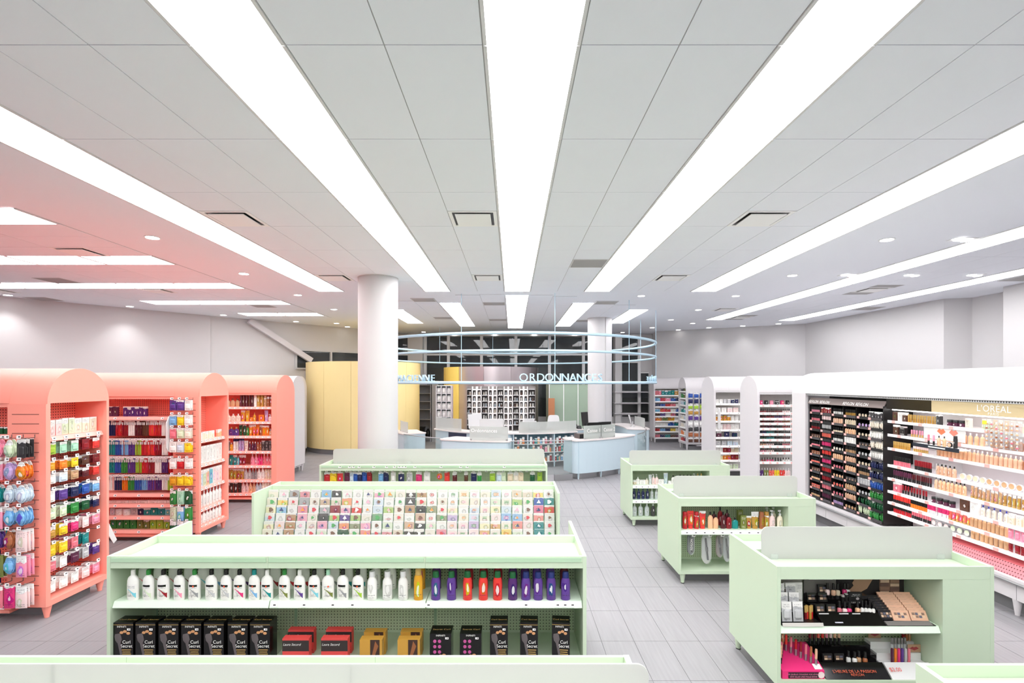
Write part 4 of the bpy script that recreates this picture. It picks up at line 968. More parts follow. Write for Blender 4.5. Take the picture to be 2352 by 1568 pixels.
for i, px in enumerate((1012, 1081)):
    o = bpy.data.objects.new('hair_roller_box', sc_me); COL.objects.link(o); o.location = (XP(px, 4.01), 4.077, DK)
    tag(o, 'black hair roller box with pink roller pictures, %s of the pair' % ('left' if i == 0 else 'right'), 'box', 'hair roller boxes')
    put_text('Secret Curl', .030, (0, -.0712, .012), FACE, o, WHITEINK); put_text('Secret Curl', .03, (0, -.01, .2357), (0,0,0), o, GOLDINK); put_text('INFINITI', .02, (0, -.0712, .214), FACE, o, WHITEINK)
    for a in range(2):
        for b in range(3): q_ = link(bpy.data.objects.new('roller_picture', rollm), o); q_.location = (-.045+.037*a, -.0712, .176-.042*b)
    for k in range(3): q_ = link(bpy.data.objects.new('curl_picture', lock_me[0]), o); q_.location = (.0+.027*k, -.0712, .06+.008*math.sin(2*k))
    s = link(bpy.data.objects.new('price_sticker', tagmesh), o); s.location = (.05, -.0725, .2); s.scale = (.6, 1, .5)
RB = mat('red_box_card', (222,74,72), .5); BRN = mat('chocolate_print', (62,40,34), .5); GB = mat('gold_box_card', (200,150,62), .35)
rb = MB().box(-.105, .105, -.03, .03, 0, .19); rb.quad((-.105,-.0304,.09),(.105,-.0304,.09),(.105,-.0304,.175),(-.105,-.0304,.175), m=1)
rb_me = rb.mesh('chocolate_box', [RB, mat('dark_print', (52,42,42), .5)])
chm = loft(MB(), [(.013,.003,-.009),(.017,.004,0),(.012,.003,.009)], 8).mesh('chocolate_picture', BRN)
gb = MB().box(-.088, .088, -.035, .035, 0, .18); gb.quad((-.005,-.0354,0),(.07,-.0354,0),(.07,-.0354,.18),(-.005,-.0354,.18), m=1).quad((.01,-.0356,.06),(.03,-.0356,.05),(.06,-.0356,.13),(.035,-.0356,.17), m=2)
gb_me = gb.mesh('chocolate_box', [GB, BRN, mat('swirl_print', (150,92,56), .5)])
for me, pxs, nm in ((rb_me, ((679, 4.05, 'front'), (691, 4.19, 'rear'), (768, 4.05, 'front'), (778, 4.19, 'rear')), 'red'), (gb_me, ((852, 4.055, 'front'), (861, 4.18, 'rear'), (939, 4.055, 'front'), (945, 4.18, 'rear')), 'gold')):
    for i, (px, y, fr) in enumerate(pxs):
        o = bpy.data.objects.new('chocolate_box', me); COL.objects.link(o); o.location = (XP(px, y-.03), y, DK)
        tag(o, '%s chocolate box, %s one of the %s pair on the lower deck' % ('red and brown' if nm == 'red' else 'gold and brown', fr, 'left' if i < 2 else 'right'), 'box', 'chocolate boxes')
        if nm == 'red':
            put_text('Laura Secord', .026, (-.03, -.0312, .135), FACE, o, WHITEINK, shear=.3)
            for k in range(3): q_ = link(bpy.data.objects.new('chocolate_picture', chm), o); q_.location = (.01+.034*k, -.0305, .03+.012*(k % 2))
        else:
            put_text('GODIVA', .017, (-.045, -.0362, .05), FACE, o, mat('gold_emboss', (150,104,36), .4))
            for k in range(3): q_ = link(bpy.data.objects.new('chocolate_picture', chm), o); q_.location = (.012+.022*k, -.0362, .022+.01*(k % 2))
# ================================================================ greeting cards
CARDS = ['cream white grey rose white sky_blue charcoal white white white pink pale_green ivory dark_brown kraft white white white cream white cream pale_blue white beige beige yellow white',
 'cream yellow pale_pink grey ivory tan beige orange white white pale_blue white white charcoal beige white ivory white cream cream white pale_green ivory lime ivory blue teal',
 'pale_yellow sky_blue white rose white grey crimson pink scarlet white pale_blue lime ivory kraft black olive ivory pale_yellow white pale_blue cream pale_yellow pale_blue white white hot_pink scarlet',
 'pale_blue white kraft pink ivory charcoal lime violet lime ivory green white ivory white tan white olive lilac cream pale_blue cream pale_pink sky_blue sky_blue ivory coral white',
 'pale_yellow pale_pink kraft white ivory pink pale_blue orange olive pink white pale_green white tan charcoal pale_green white pale_pink pale_pink lilac pale_yellow amber cream coral pale_pink teal white',
 'cream white kraft white white pale_green white dark_green beige coral grey rose beige dark_brown dark_brown ivory rose pale_pink pale_pink pale_pink amber ivory yellow pale_green white teal white',
 'white cream white ivory kraft pink white tan white cream lime rose ivory charcoal white olive white cream pale_pink white pale_blue cream yellow white ivory teal white']
card_me = {}
for w, h in ((.124, .118),):
    card_me = MB().box(-w/2, w/2, -.0012, .0012, 0, h).box(-w/2+.006, w/2-.002, .0014, .004, .001, h+.004, 1).mesh('greeting_card', [CARDART, WPLAST])
SAY = {(0,15):'30',(1,15):'40',(3,15):'60',(3,2):'BIRTHDAY',(4,2):'BIRTHDAY',(5,2):'WISER',(1,3):'50th',(4,4):'JAY UN',(3,11):'COUPLE'}
motif = {}
for ink in ('red', 'navy', 'green', 'brown', 'orange', 'pink', 'charcoal', 'white'):
    mi = mat('card_ink_'+ink, tuple(int(v*.72+235*.28) for v in PAL[ink]), .6)
    motif[ink] = [MB().prism([(.026*math.cos(a)*(1+.3*math.cos(3*a)), .03*math.sin(a)) for a in [2*math.pi*j/16 for j in range(16)]], -.0006, .0002, 'y').mesh('card_motif', mi),
                  MB().prism([(-.03,-.02),(.03,-.02),(.012,.01),(.0,.034),(-.012,.01)], -.0006, .0002, 'y').mesh('card_motif', mi),
                  MB().box(-.035,.035,-.0006,.0002,-.02,-.014).box(-.03,.03,-.0006,.0002,-.006,0).box(-.034,.034,-.0006,.0002,.008,.014).mesh('card_motif', mi)]
for r, line in enumerate(CARDS):
    cols = [c.replace('_', ' ') for c in line.split()]
    z0, y0 = CARDROW[r]
    for i, c in enumerate(cols):
        t = i/26; x = -3.075+t*3.55+random.uniform(-.004, .004)
        o = bpy.data.objects.new('greeting_card', card_me); COL.objects.link(o)
        o.location = (x, y0-.002, z0+.0022); o.rotation_euler = (-.08, random.uniform(-.02, .02), 0); k_ = .12 if c in ('charcoal', 'black', 'dark brown', 'dark green', 'blue', 'teal', 'crimson', 'scarlet', 'kraft', 'violet') else .3
        o.color = tuple((v*(1-k_)+k_*.86)*.78 for v in lin(PAL[c]))+(1,)
        tag(o, '%s greeting card, %s from left in the %s row of the card rack' % (c, ordw(i), ordw(r)), 'greeting card', 'greeting cards in the sloping rack')
        if (r, i) in SAY: put_text(SAY[(r, i)], .05 if len(SAY[(r, i)]) < 4 else .02, (0, -.002, .04), FACE, o, REDINK)
        elif r < 6 and (i*7+r*3) % 4 != 0:
            dark = c in ('charcoal', 'black', 'dark brown', 'dark green', 'blue', 'teal', 'crimson', 'scarlet', 'violet')
            ink = 'white' if dark else (['red', 'orange', 'green', 'navy', 'brown', 'pink'][(i*5+r*2) % 6] if not 16 < i < 23 else ['orange', 'pink', 'green'][(i+r) % 3])
            q_ = link(bpy.data.objects.new('card_motif', motif[ink][2 if 16 < i < 23 else (i+2*r) % 2]), o); q_.location = (0, -.002, .066); s = random.uniform(.6, 1.05); q_.scale = (s, 1, s*.9)
# ================================================================ hanging stationery on the gondola behind
PEN = [(750,'red','pack',.09),(764,'yellow','pack',.1),(780,'scarlet','pouch',.1),(796,'plum','pack',.09),(806,'pale blue','pack',.07),(815,'blue','pack',.07),(825,'navy','pack',.07),(836,'blue','pack',.07),(847,'crimson','pack',.07),(874,'sky blue','pack',.08),(885,'navy','pack',.08),(902,'white','pack',.07),(921,'navy','pouch',.1),(940,'silver','pouch',.1),(961,'hot pink','pack',.09),(980,'white','pack',.1),(1009,'orange','oval',.1),(1026,'scarlet','pack',.08),(1044,'maroon','pack',.07),(1070,'brown','pack',.06),(1088,'navy','pack',.09),(1101,'green','pack',.07),(1131,'lime','pack',.09),(1146,'pale blue','pack',.08),(1156,'pale green','pack',.08),(1172,'beige','pack',.09),(1185,'ivory','pack',.08),(1196,'beige','pack',.09),(1223,'dark green','pack',.08),(1240,'lime','pack',.08)]
for i, (px, c, k, w) in enumerate(PEN):
    y = 8.46; x = XP(px, y)
    hang(M4, (x, 8.925, .885), (0, -1, 0), .46, k, c, '%s, %s hook from left, mint gondola behind the cards' % ('stationery pack' if k == 'pack' else 'stationery pouch', ordw(i)), 2 if i < 20 and k == 'pack' else 1, .05, group='hanging stationery', w=w, h=.16 if k != 'oval' else .12)
for px in (857, 995, 1057, 1117, 1210): hook(M4, (XP(px, 8.46), 8.925, .885), (0, -1, 0), .46)
price_tags(M4, [(XP(px, 8.37), 8.362, .992) for px in (781, 803, 812, 825, 859, 888, 906, 917, 924, 931, 953, 1013, 1058, 1073, 1158)])
# ================================================================ short mint gondolas
y = 6.10; z = .6305
for i, (px, k, c, kw) in enumerate([(1573,'can','red',dict(w=.055,h=.2,cap='same')),(1586,'tube','scarlet',dict(w=.078,h=.21)),(1599.5,'can','red',dict(w=.055,h=.2)),(1613.5,'tube','scarlet',dict(w=.078,h=.21)),(1631.5,'bottle','peach',dict(w=.062,h=.2,cap='black',lab=None)),(1644,'bottle','peach',dict(w=.062,h=.165,cap='black',lab=None)),(1661,'bottle','maroon',dict(w=.062,h=.2,cap='black',lab='l')),(1674,'bottle','crimson',dict(w=.062,h=.17,cap='black',lab='l')),(1688.5,'bottle','teal',dict(w=.072,h=.13,cap='black',lab=None)),(1706.5,'carton','olive',dict(w=.065,h=.16,lab='b')),(1720,'tube','gold',dict(w=.065,h=.15)),(1734,'tube','gold',dict(w=.088,h=.2)),(1749,'can','copper',dict(w=.055,h=.2)),(1760.5,'can','gold',dict(w=.055,h=.2)),(1773,'pump','pale pink',dict(w=.07,h=.22)),(1791,'pump','cream',dict(w=.07,h=.22))]):
    prod(k, (XP(px, y), y, z), c, '%s hair care %s, %s from left on the short gondola with irons' % (c, PHR[k], ordw(i)), group='hair care on the short mint gondola', **kw)
for i, (px, k, c, kw) in enumerate([(1640,'bottle','maroon',dict(w=.06,h=.17,cap='black')),(1654,'bottle','crimson',dict(w=.06,h=.22,cap='black')),(1670,'bottle','maroon',dict(w=.06,h=.19,cap='black')),(1699,'carton','olive',dict(w=.065,h=.19,lab='b')),(1762,'pump','pale pink',dict(w=.06,h=.22)),(1777,'pump','cream',dict(w=.06,h=.22))]):
    prod(k, (XP(px, 6.24), 6.24, z), c, '%s hair care %s in the rear row, %s from left, irons gondola' % (c, PHR[k], ordw(i)), group='hair care on the short mint gondola', **kw)
price_tags(R2, [(2.06+.105*k, 6.0, .606) for k in range(12)])
def blade(x, y, ztop, w, h, label, art, iron=False, rz=0.):
    f = Fix('curling_iron_pack', label, 'hanging pack', (x, y, ztop), 'hanging curling irons')
    f.o.rotation_euler = (0, 0, rz)
    poly = [(w*.5*math.cos(a), -h*.5+(h*.5-.0)*math.sin(a)*(1 if abs(math.sin(a)) > .99 else 1)) for a in [2*math.pi*k/20 for k in range(20)]]
    poly = [(max(-w*.5, min(w*.5, p*1.25)), q_) for p, q_ in poly]
    f.part('card', MB().prism([(x+p, ztop+q_) for p, q_ in poly], y-.002, y+.002, 'y'), art)
    f.part('clamshell', MB().prism([(x+p*.96, ztop+q_*.98-.004) for p, q_ in poly], y-.03, y-.003, 'y'), CLEAR)
    f.part('iron', MB().tube([(x-.012, y-.015, ztop-h*.16), (x, y-.015, ztop-h*.5), (x+.016, y-.015, ztop-h*.86)], .011, 8), BLACK)
    f.part('barrel', MB().tube([(x, y-.015, ztop-h*.45), (x+.004, y-.015, ztop-h*.58)], .017, 8), mat('iron_grey', (96,94,94), .4))
    t = link(bpy.data.objects.new('price_tag', tagmesh), f.o); t.location = (w*.3, -.035, -.02)
    return f
for (px, ztop, w, h, lb, c, txt) in ((1586, .57, .085, .26, 'narrow black curling iron pack hanging from the first hook', (40,34,34), 'REVLON'), (1622, .57, .115, .37, 'large rounded clamshell with a black curling iron', (206,200,196), None), (1652, .57, .085, .29, 'brown curling iron pack hanging beside the stacked clamshells', (120,88,80), None), (1669, .57, .085, .34, 'front silver curling iron clamshell of the tight stack', (170,168,166), None), (1673, .57, .085, .34, 'second silver curling iron clamshell of the tight stack', (150,148,146), None), (1678, .57, .085, .34, 'rear silver curling iron clamshell of the tight stack', (176,172,168), None)):
    yy = 6.12 if px < 1665 else 6.10+(px-1669)*.012
    x = XP(px, yy)
    f = blade(x, yy, ztop, w, h, lb, mat('iron_card_%d' % px, c, .5))
    hook(R2, (x, 6.39, ztop+.007), (0, -1, 0), 6.39-yy+.02)
    if txt: put_text(txt, .036, (.012, -.034, -h*.5), (math.pi/2, -math.pi/2, 0), f.o, WHITEINK)
row('top shelf of the lotion gondola', [('jar','beige',1,dict(h=.07)),('bottle','white',1,dict(h=.12)),('carton','white',1,dict(w=.09,h=.075,lab='w')),('bottle','ivory',1,dict(h=.1)),('tube','clear',1,dict(h=.16)),('pump','pale pink',2,dict(h=.17)),('carton','white',1,dict(w=.09,h=.085,lab='w')),('tube','pale blue',1,dict(h=.19,w=.07)),('jar','white',1,dict(h=.06)),('bottle','white',2,dict(h=.15,cap='black')),('bottle','ivory',4,dict(h=.16,cap='black')),('pump','white',1,dict(h=.18)),('bottle','cream',2,dict(h=.18,cap='gold'))], (2.02, 8.52), (3.2, 8.52), .6755)
row('middle shelf of the lotion gondola', [('bottle','navy',4,dict(w=.05,h=.17,cap='navy')),('bottle','clear',3,dict(w=.05,h=.17,cap='white',lab='a')),('bottle','navy',5,dict(w=.05,h=.17,cap='blue')),('bottle','ivory',4,dict(w=.05,h=.16))], (2.01, 8.52), (3.2, 8.52), .4305)
row('base deck of the lotion gondola', [('bottle','clear',3,dict(w=.075,h=.21,lab='w')),('bottle','charcoal',1,dict(w=.07,h=.21,lab='l')),('bottle','silver',2,dict(w=.07,h=.21,lab='l')),('bottle','clear',6,dict(w=.07,h=.21))], (2.0, 8.52), (3.2, 8.52), .1455)
price_tags(R1, [(2.05+.1*k, 8.41, .65) for k in range(12)]); price_tags(R1, [(2.05+.1*k, 8.41, .405) for k in range(12)])
# ---- makeup displays in the closest short gondola
PB = mat('poster_grey', (120,116,112), .6); PSK = mat('poster_skin', (178,140,112), .6); PDK = mat('poster_dark', (34,28,28), .6)
f = Fix('makeup_backdrop', 'tall printed makeup backdrop standing behind the black displays', 'poster', (2.75, 4.1, .561))
f.part('left_panel', MB().box(2.04, 2.34, 4.10, 4.106, .561, .90), mat('poster_light', (168,164,158), .6)); f.part('middle_panel', MB().box(2.342, 2.60, 4.08, 4.086, .561, .90), PB); f.part('dark_panel', MB().box(2.602, 3.16, 4.10, 4.106, .561, .90), PDK)
f.part('sheet', MB().box(2.38, 2.57, 4.076, 4.0795, .80, .895), mat('poster_white', (206,204,200), .6))
f.part('portrait', MB().prism([(2.66,.68),(2.75,.66),(2.86,.72),(2.92,.82),(2.92,.90),(2.78,.90),(2.76,.86),(2.735,.815),(2.755,.79),(2.74,.765),(2.752,.745),(2.73,.72)], 4.096, 4.0995, 'y'), PSK)
f.part('shade_chip', MB().box(2.96, 3.12, 4.096, 4.0995, .70, .80), mat('chip_taupe', (130,100,86), .6))
for r in range(4):
    for c in range(2): f.part('shade_chip', MB().box(2.965+.08*c, 3.035+.08*c, 4.092, 4.0955, .68+.03*r, .702+.03*r), mat('chip_%d' % ((r+c) % 3), [(206,176,150),(150,116,98),(110,84,74)][(r+c) % 3], .6))
put_text('OSEZ LE NU', .045, (3.04-2.75, -.008, .83-.561), FACE, f.o, mat('poster_lettering', (214,210,204), .5), shear=.15); put_text('promet', .055, (2.475-2.75, -.026, .845-.561), FACE, f.o, BLACK, shear=.35)
def display(label, x0, x1, y0, y1, z0, zf, zb, m, steps=3, group='makeup displays'):
    f = Fix('makeup_display', label, 'display stand', ((x0+x1)/2, (y0+y1)/2, z0), group)
    f.part('front_panel', MB().prism([(y0, z0), (y0+.1, zf+.02), (y0+.1, z0)], x0, x1, 'x'), m)
    for s in range(steps):
        ya = y0+.1+(y1-y0-.1)*s/steps; yb = y0+.1+(y1-y0-.1)*(s+1)/steps; zz = zf+(zb-zf)*s/max(1, steps-1)
        f.part('step', MB().box(x0, x1, ya, yb-.0004, z0, z0+zz-z0 if False else zz), m)
    return f
D1 = display('black stepped makeup display with quad palettes and polish, upper shelf', 2.33, 2.80, 3.80, 4.06, .561, .60, .70, BLACKG)
D1.part('price_card', MB().box(2.345, 2.42, 3.884, 3.887, .592, .617), TAG); D1.part('price_card', MB().box(2.50, 2.57, 3.884, 3.887, .592, .617), TAG); D1.part('price_card', MB().box(2.60, 2.66, 3.884, 3.887, .592, .617), TAG)
for k, c in enumerate(((206,206,220),(206,160,110),(150,110,170))): D1.part('print_swatch', MB().prism([(3.82+.025*k, .571+.011*k), (3.84+.025*k, .58+.011*k), (3.84+.025*k, .583+.011*k), (3.82+.025*k, .574+.011*k)], 2.43, 2.49, 'x'), mat('swatch_%d' % k, c, .5))
MG = 'makeup on the closest short gondola'
for i, (x, y, z) in enumerate(((2.37,3.902,.604),(2.455,3.902,.604),(2.36,4.0,.651),(2.45,4.0,.651),(2.47,4.035,.7005))): prod('palette', (x, y, z), 'black', 'black four shade palette, %s up the stepped display on upper shelf' % ordw(i), tilt=-.2, group=MG, w=.07, h=.068)
for i, (x, y, z, c) in enumerate(((2.53,3.93,.6005,'rose'),(2.565,3.92,.6005,'pale pink'),(2.60,3.92,.6005,'hot pink'),(2.50,4.03,.7005,'pale pink'),(2.54,4.02,.7005,'nude'),(2.575,4.02,.7005,'beige'),(2.635,4.03,.7005,'hot pink'),(2.66,4.03,.7005,'white'),(2.67,3.93,.6005,'peach'))): prod('polish', (x, y, z), c, '%s nail polish with black cap, %s on the black stepped display' % (c, ordw(i)), group=MG, w=.034, h=.09)
for i, (x, y, z) in enumerate(((2.70,3.92,.6005),(2.725,3.915,.6005),(2.75,3.91,.6005),(2.775,3.905,.6005))): prod('polish', (x, y, z), 'white', 'tall black capped polish, %s along the right edge of stepped display' % ordw(i), group=MG, w=.026, h=.1)
for i in range(3): prod('carton', (2.64+.02*i, 4.0-.012*i, .651+.0), 'black', 'flat black makeup carton, %s of three on the stepped display' % ordw(i), group=MG, w=.1, d=.02, h=.06+.015*i, lab='b')
for c in range(2):
    for r in range(8):
        prod('palette', (2.965+.135*c, 3.86+.0215*r, .566+.011*r), 'nude', 'nude pink shadow palette box, %s from front in %s stack' % (ordw(r), 'left' if c == 0 else 'right'), tilt=-.55, rz=-.05, group='stacked nude palettes', w=.125, d=.0095, h=.075)
for r in range(7): prod('palette', (2.865, 3.875+.0215*r, .566+.010*r), 'black', 'black shadow palette box, %s from front beside the nude palettes' % ordw(r), tilt=-.55, group='stacked black palettes', w=.11, d=.0095, h=.07)
D4 = Fix('palette_tray', 'low black tray under the stacked shadow palettes', 'display stand', (2.98, 3.95, .561)); D4.part('tray', MB().box(2.803, 3.17, 3.80, 4.07, .5605, .5645), BLACK); D4.part('strip', MB().prism([(3.80,.5646),(3.84,.5646),(3.84,.58)], 2.81, 3.15, 'x'), PB)
for c in range(2):
    for r in range(3): prod('pack', (2.075+.085*c, 3.85+.05*r, .722+.05*r), 'silver', 'silver mascara pack, %s from front in the %s column' % (ordw(r), 'first' if c == 0 else 'second'), tilt=-.1, group='mascara packs on upper shelf', w=.075, h=.145, lab='w')
for c in range(3): prod('pack', (2.17+.05*c, 4.02, .80), 'white' if c else 'brown', 'white eyeliner pack, %s from left at the rear of the upper shelf' % ordw(c), group=MG, w=.05, h=.16, lab='w')
for c in range(4): prod('gloss', (2.245+.018*c, 3.89+.012*(c % 2), .571), ['dark red','scarlet','gold','red'][c], '%s lip gloss, %s beside the mascara packs' % (['dark red','scarlet','gold','red'][c], ordw(c)), group=MG, w=.02, h=.1, cap='gold')
D5 = Fix('mascara_tray', 'low black tray holding mascara packs by the left panel', 'display stand', (2.17, 3.88, .561)); D5.part('tray', MB().box(2.02, 2.325, 3.80, 4.06, .5605, .5705), BLACK); D5.part('header_strip', MB().prism([(3.79,.561),(3.80,.561),(3.80,.585)], 2.02, 2.325, 'x'), mat('tray_strip', (196,192,186), .5))
D5.part('riser', MB().box(2.02, 2.325, 3.96, 4.06, .571, .63), BLACK)
# lower deck: pink, black and white displays
zd = .1655
PKD = mat('hot_pink_card', (226,44,118), .45)
D6 = Fix('gloss_display', 'hot pink lip gloss display box with black lettering band', 'display stand', (2.15, 3.9, zd)); D6.part('box', MB().prism([(3.80,zd),(3.80,zd+.06),(4.02,zd+.15),(4.05,zd+.15),(4.05,zd)], 2.02, 2.335, 'x'), PKD)
D6.part('band', MB().box(2.065, 2.29, 3.797, 3.7995, zd+.006, zd+.05), BLACK); put_text('DE QUELLE COULEUR VOS LÈVRES', .0155, (2.177-2.15, 3.796-3.9, .031), FACE, D6.o, mat('pink_ink', (236,130,170), .5)); put_text('ONT-ELLES UNE FOLLE ENVIE', .0155, (2.177-2.15, 3.796-3.9, .013), FACE, D6.o, mat('pink_ink', (236,130,170), .5))
D6.part('corner_disc', MB().prism([(2.31+.024*math.cos(a), zd+.03+.024*math.sin(a)) for a in [2*math.pi*k/16 for k in range(16)]], 3.796, 3.7995, 'y'), mat('pale_disc', (238,214,214), .5)); D6.part('price_card', MB().prism([(3.81,zd+.066),(3.85,zd+.083),(3.85,zd+.086),(3.81,zd+.069)], 2.27, 2.325, 'x'), TAG)
for i in range(6): prod('glossup', (2.04+.018*i, 3.86+.028*i, zd+.0845+.0115*i), ['nude','peach','rose','copper','nude','peach'][i], '%s lip gloss tube, %s up the left file of the pink display' % (['nude','peach','rose','copper','nude','peach'][i], ordw(i)), group='glosses in the pink display', w=.017, h=.11)
for i in range(7): prod('glossup', (2.135+.027*i, 3.965-.02*i, zd+.127-.0082*i), ['scarlet','rose','red','crimson','rose','copper','nude'][i], '%s lip gloss tube, %s along the slanting file, pink display' % (['scarlet','rose','red','crimson','rose','copper','nude'][i], ordw(i)), group='glosses in the pink display', tilt=.05, w=.019, h=.125, cap='silver')
D7 = display('black lower makeup display with orange lettering on its slanted front', 2.345, 2.83, 3.79, 4.08, zd, zd+.055, zd+.14, BLACKG)
put_text("L'HEURE DE LA PASSION", .03, (-.01, 3.818-3.935, .036), (math.atan2(.075, .1), 0, 0), D7.o, mat('orange_ink', (206,84,44), .5)); put_text('REVLON', .026, (.0, 3.80-3.935, .022), (math.atan2(.075, .1), 0, 0), D7.o, mat('orange_ink', (206,84,44), .5))
for i in range(8): prod('glossup', (2.37+.033*i, 4.045, zd+.1405), ['dark red','maroon','coral','scarlet','pink','pale pink','peach','nude'][i], '%s lipstick tube, %s along the rear of black lower display' % (['dark red','maroon','coral','scarlet','pink','pale pink','peach','nude'][i], ordw(i)), group=MG, name='lipstick_tube', cat='lipstick', w=.022, h=.115)
for i in range(2): prod('palette', (2.44+.09*i, 3.925, zd+.0555), 'black', 'black palette with %s shades on the lower black display' % ('four beige' if i == 0 else 'brown striped'), tilt=-.15, group=MG, w=.075, h=.06)
for i in range(4): prod('polish', (2.60+.04*i, 3.93-.012*(i % 2), zd+.0555), ['white','white','tan','copper'][i], '%s nail polish, %s on the lower black display' % (['white','white','tan','copper'][i], ordw(i)), group=MG, w=.034, h=.085)
D8 = display('white lower makeup display with lip pictures and red price print', 2.84, 3.185, 3.79, 4.10, zd, zd+.055, zd+.16, WPLAST)
put_text('$2.00', .04, (-.12, 3.825-3.945, .042), (math.atan2(.075, .1), 0, 0), D8.o, REDINK)
for x0, yy, z in ((2.86, 4.08, zd+.165), (3.09, 3.97, zd+.11)):
    D8.part('lip_picture', MB().box(x0, x0+.1, yy, yy+.003, z-.0, z+.06), PSK); D8.part('lip_shape', MB().prism([(x0+.015,z+.03),(x0+.035,z+.043),(x0+.05,z+.038),(x0+.065,z+.043),(x0+.085,z+.03),(x0+.05,z+.014)], yy-.002, yy-.0005, 'y'), mat('lip_print', (150,52,60), .4))
for i in range(6): prod('glossup', (2.93+.026*i, 3.92, zd+.0555), ['plum','orange','hot pink','violet','silver','rose'][i], '%s lip crayon, %s in the front file of white display' % (['plum','orange','hot pink','violet','silver','rose'][i], ordw(i)), group=MG, name='lip_crayon', cat='lipstick', w=.02, h=.11, cap='same')
for i in range(8): prod('gloss', (2.99+.025*i, 4.0+.05*(i > 4), zd+.108+.053*(i > 4)), ['clear','silver','clear','silver','clear','crimson','copper','tan'][i], '%s gloss tube with silver cap, %s at rear of white display' % (['clear','silver','clear','silver','clear','crimson','copper','tan'][i], ordw(i)), group=MG, w=.02, h=.1, cap='silver')
# ================================================================ goods on the vaulted gondolas
XL = 'pink end bay'
R9 = [1.76, 1.573, 1.44, 1.272, 1.095, .903, .72, .563, .347]
HC = [('lime','mint','mint','crimson','scarlet'),('amber','orange','yellow','brown','dark red'),('white','pale blue','tan','maroon','scarlet'),('white','violet','navy','blue','sky blue'),('pale green','pale green','green','dark green','navy'),('gold','yellow','hot pink','pale pink','pink'),('yellow','yellow','rose','teal',None),('rose','white','plum','silver','violet'),('white','white','white','pale pink','pink')]
CNT = [(3,3,3,3,3),(3,3,3,3,4),(5,4,4,4,3),(4,5,5,5,4),(3,6,5,5,4),(4,4,4,6,5),(6,5,5,4,0),(4,4,3,4,4),(5,5,5,6,4)]
for r, z in enumerate(R9):
    for k in range(5):
        y = 5.21+.14*k; c = HC[r][k]
        if not c: hook(P1, (-5.01, y, z), (1, 0, 0), .31); continue
        hang(P1, (-5.01, y, z), (1, 0, 0), .31, 'pack', c, 'blister pack, %s hook of peg row %s, %s' % (ordw(k), ['one','two','three','four','five','six','seven','eight','nine'][r], XL), CNT[r][k], .042, group='blister packs on the pink end bay', w=.092, h=.115 if r not in (1, 2) else .095, lab='w' if c in ('white','pale blue','pale pink') else 'a')
row('the top shelf, pink end bay', [('carton','pale pink',3,dict(w=.07,h=.16,lab='w')),('carton','pale green',2,dict(w=.07,h=.17,lab='w')),('carton','cream',3,dict(w=.09,h=.16,lab='w'))], (-4.78, 5.15), (-4.78, 5.83), P1EZ[0], math.pi/2)
PSET = [('pouch','pack','oval')]
CB1 = [(1.83,[('oval','pink'),('oval','pale green'),('pack','charcoal')]),(1.615,[('pack','pink'),('oval','lilac'),('oval','orange')]),(1.39,[('oval','teal'),('oval','pale blue'),('oval','pale blue')]),(1.17,[('pouch','pink'),('oval','sky blue'),('oval','sky blue')]),(.945,[('oval','violet'),('oval','copper'),('pouch','pale pink')]),(.70,[('pouch','olive'),('oval','sky blue'),('pouch','pink')]),(.40,[('pouch','rose'),('pouch','hot pink'),('pouch','pale pink')])]
for r, (z, items) in enumerate(CB1):
    for k, (kd, c) in enumerate(items):
        hang(P1, (-5.0+.115*k, 5.083, z), (0, -1, 0), .16, kd, c, '%s, %s hook in clip row %s of closest pink gondola' % (PHR[kd], ordw(k), ['one','two','three','four','five','six','seven'][r]), 3 if k == 2 else 2, .04, group='razor packs on the pink side panel', w=.105 if kd != 'pack' else .09, h=.18 if kd != 'pouch' else .21)
GS = [('carton','dark green',2,dict(h=.07,w=.1)),('carton','white',2,dict(h=.16,w=.07,lab='w')),('can','white',2,dict(h=.06,w=.06,cap='black')),('carton','pale pink',2,dict(h=.15,w=.08,lab='w')),('carton','teal',2,dict(h=.2,w=.07,lab='w')),('bottle','navy',2,dict(h=.2,w=.08,cap='navy')),('bottle','white',2,dict(h=.25,w=.1,d=.06,cap='navy'))]
for r, z in enumerate(P1Z): row('%s front shelf of closest pink gondola' % ordw(r), [GS[r]], (-5.3, 5.2), (-5.07, 5.2), z)
# --- second pink gondola
BRC = ['navy red crimson white maroon brown scarlet red white red'.split(), 'teal blue sky_blue violet lime red scarlet crimson white red'.split(), 'teal blue green violet lime red crimson white purple red'.split(), 'white navy orange green blue sky_blue violet purple white lime'.split()]
ZB = [ZP(p, 7.66) for p in (966, 1011, 1052, 1094)]
for r, z in enumerate(ZB):
    P2.part('peg_rail', MB().box(-6.3, -5.09, 7.655, 7.665, z, z+.03), WPLAST)
    price_tags(P2, [(-6.2+.09*k, 7.652, z+.015) for k in range(13)], rot=(0,0,0), sc=.8)
    for k in range(10): P2.part('rail_rod', MB().tube([(-6.12+.11*k, 7.665, z+.01), (-6.12+.11*k, 8.0, z+.01)], .004, 5), DARKSTEEL)
    for k in range(30):
        c = BRC[r][min(9, int(k/3))].replace('_', ' ')
        prod('brush', (-6.1+.0335*k+random.uniform(-.004,.004), 7.70+random.uniform(0,.02), z+.004), c, '%s toothbrush pack, %s from left in the %s toothbrush row' % (c, ordw(k), ordw(r)), random.uniform(-.3, .3), group='toothbrush packs on the second pink gondola', w=.036, h=.235 if r < 3 else .22)
row('the top shelf above the toothbrushes', [('carton','plum',2,dict(w=.07,h=.15)),('gap',.08,1),('carton','purple',6,dict(w=.055,h=.15)),('gap',.45,1)], (-6.15, 7.75), (-5.1, 7.75), P2Z[0])
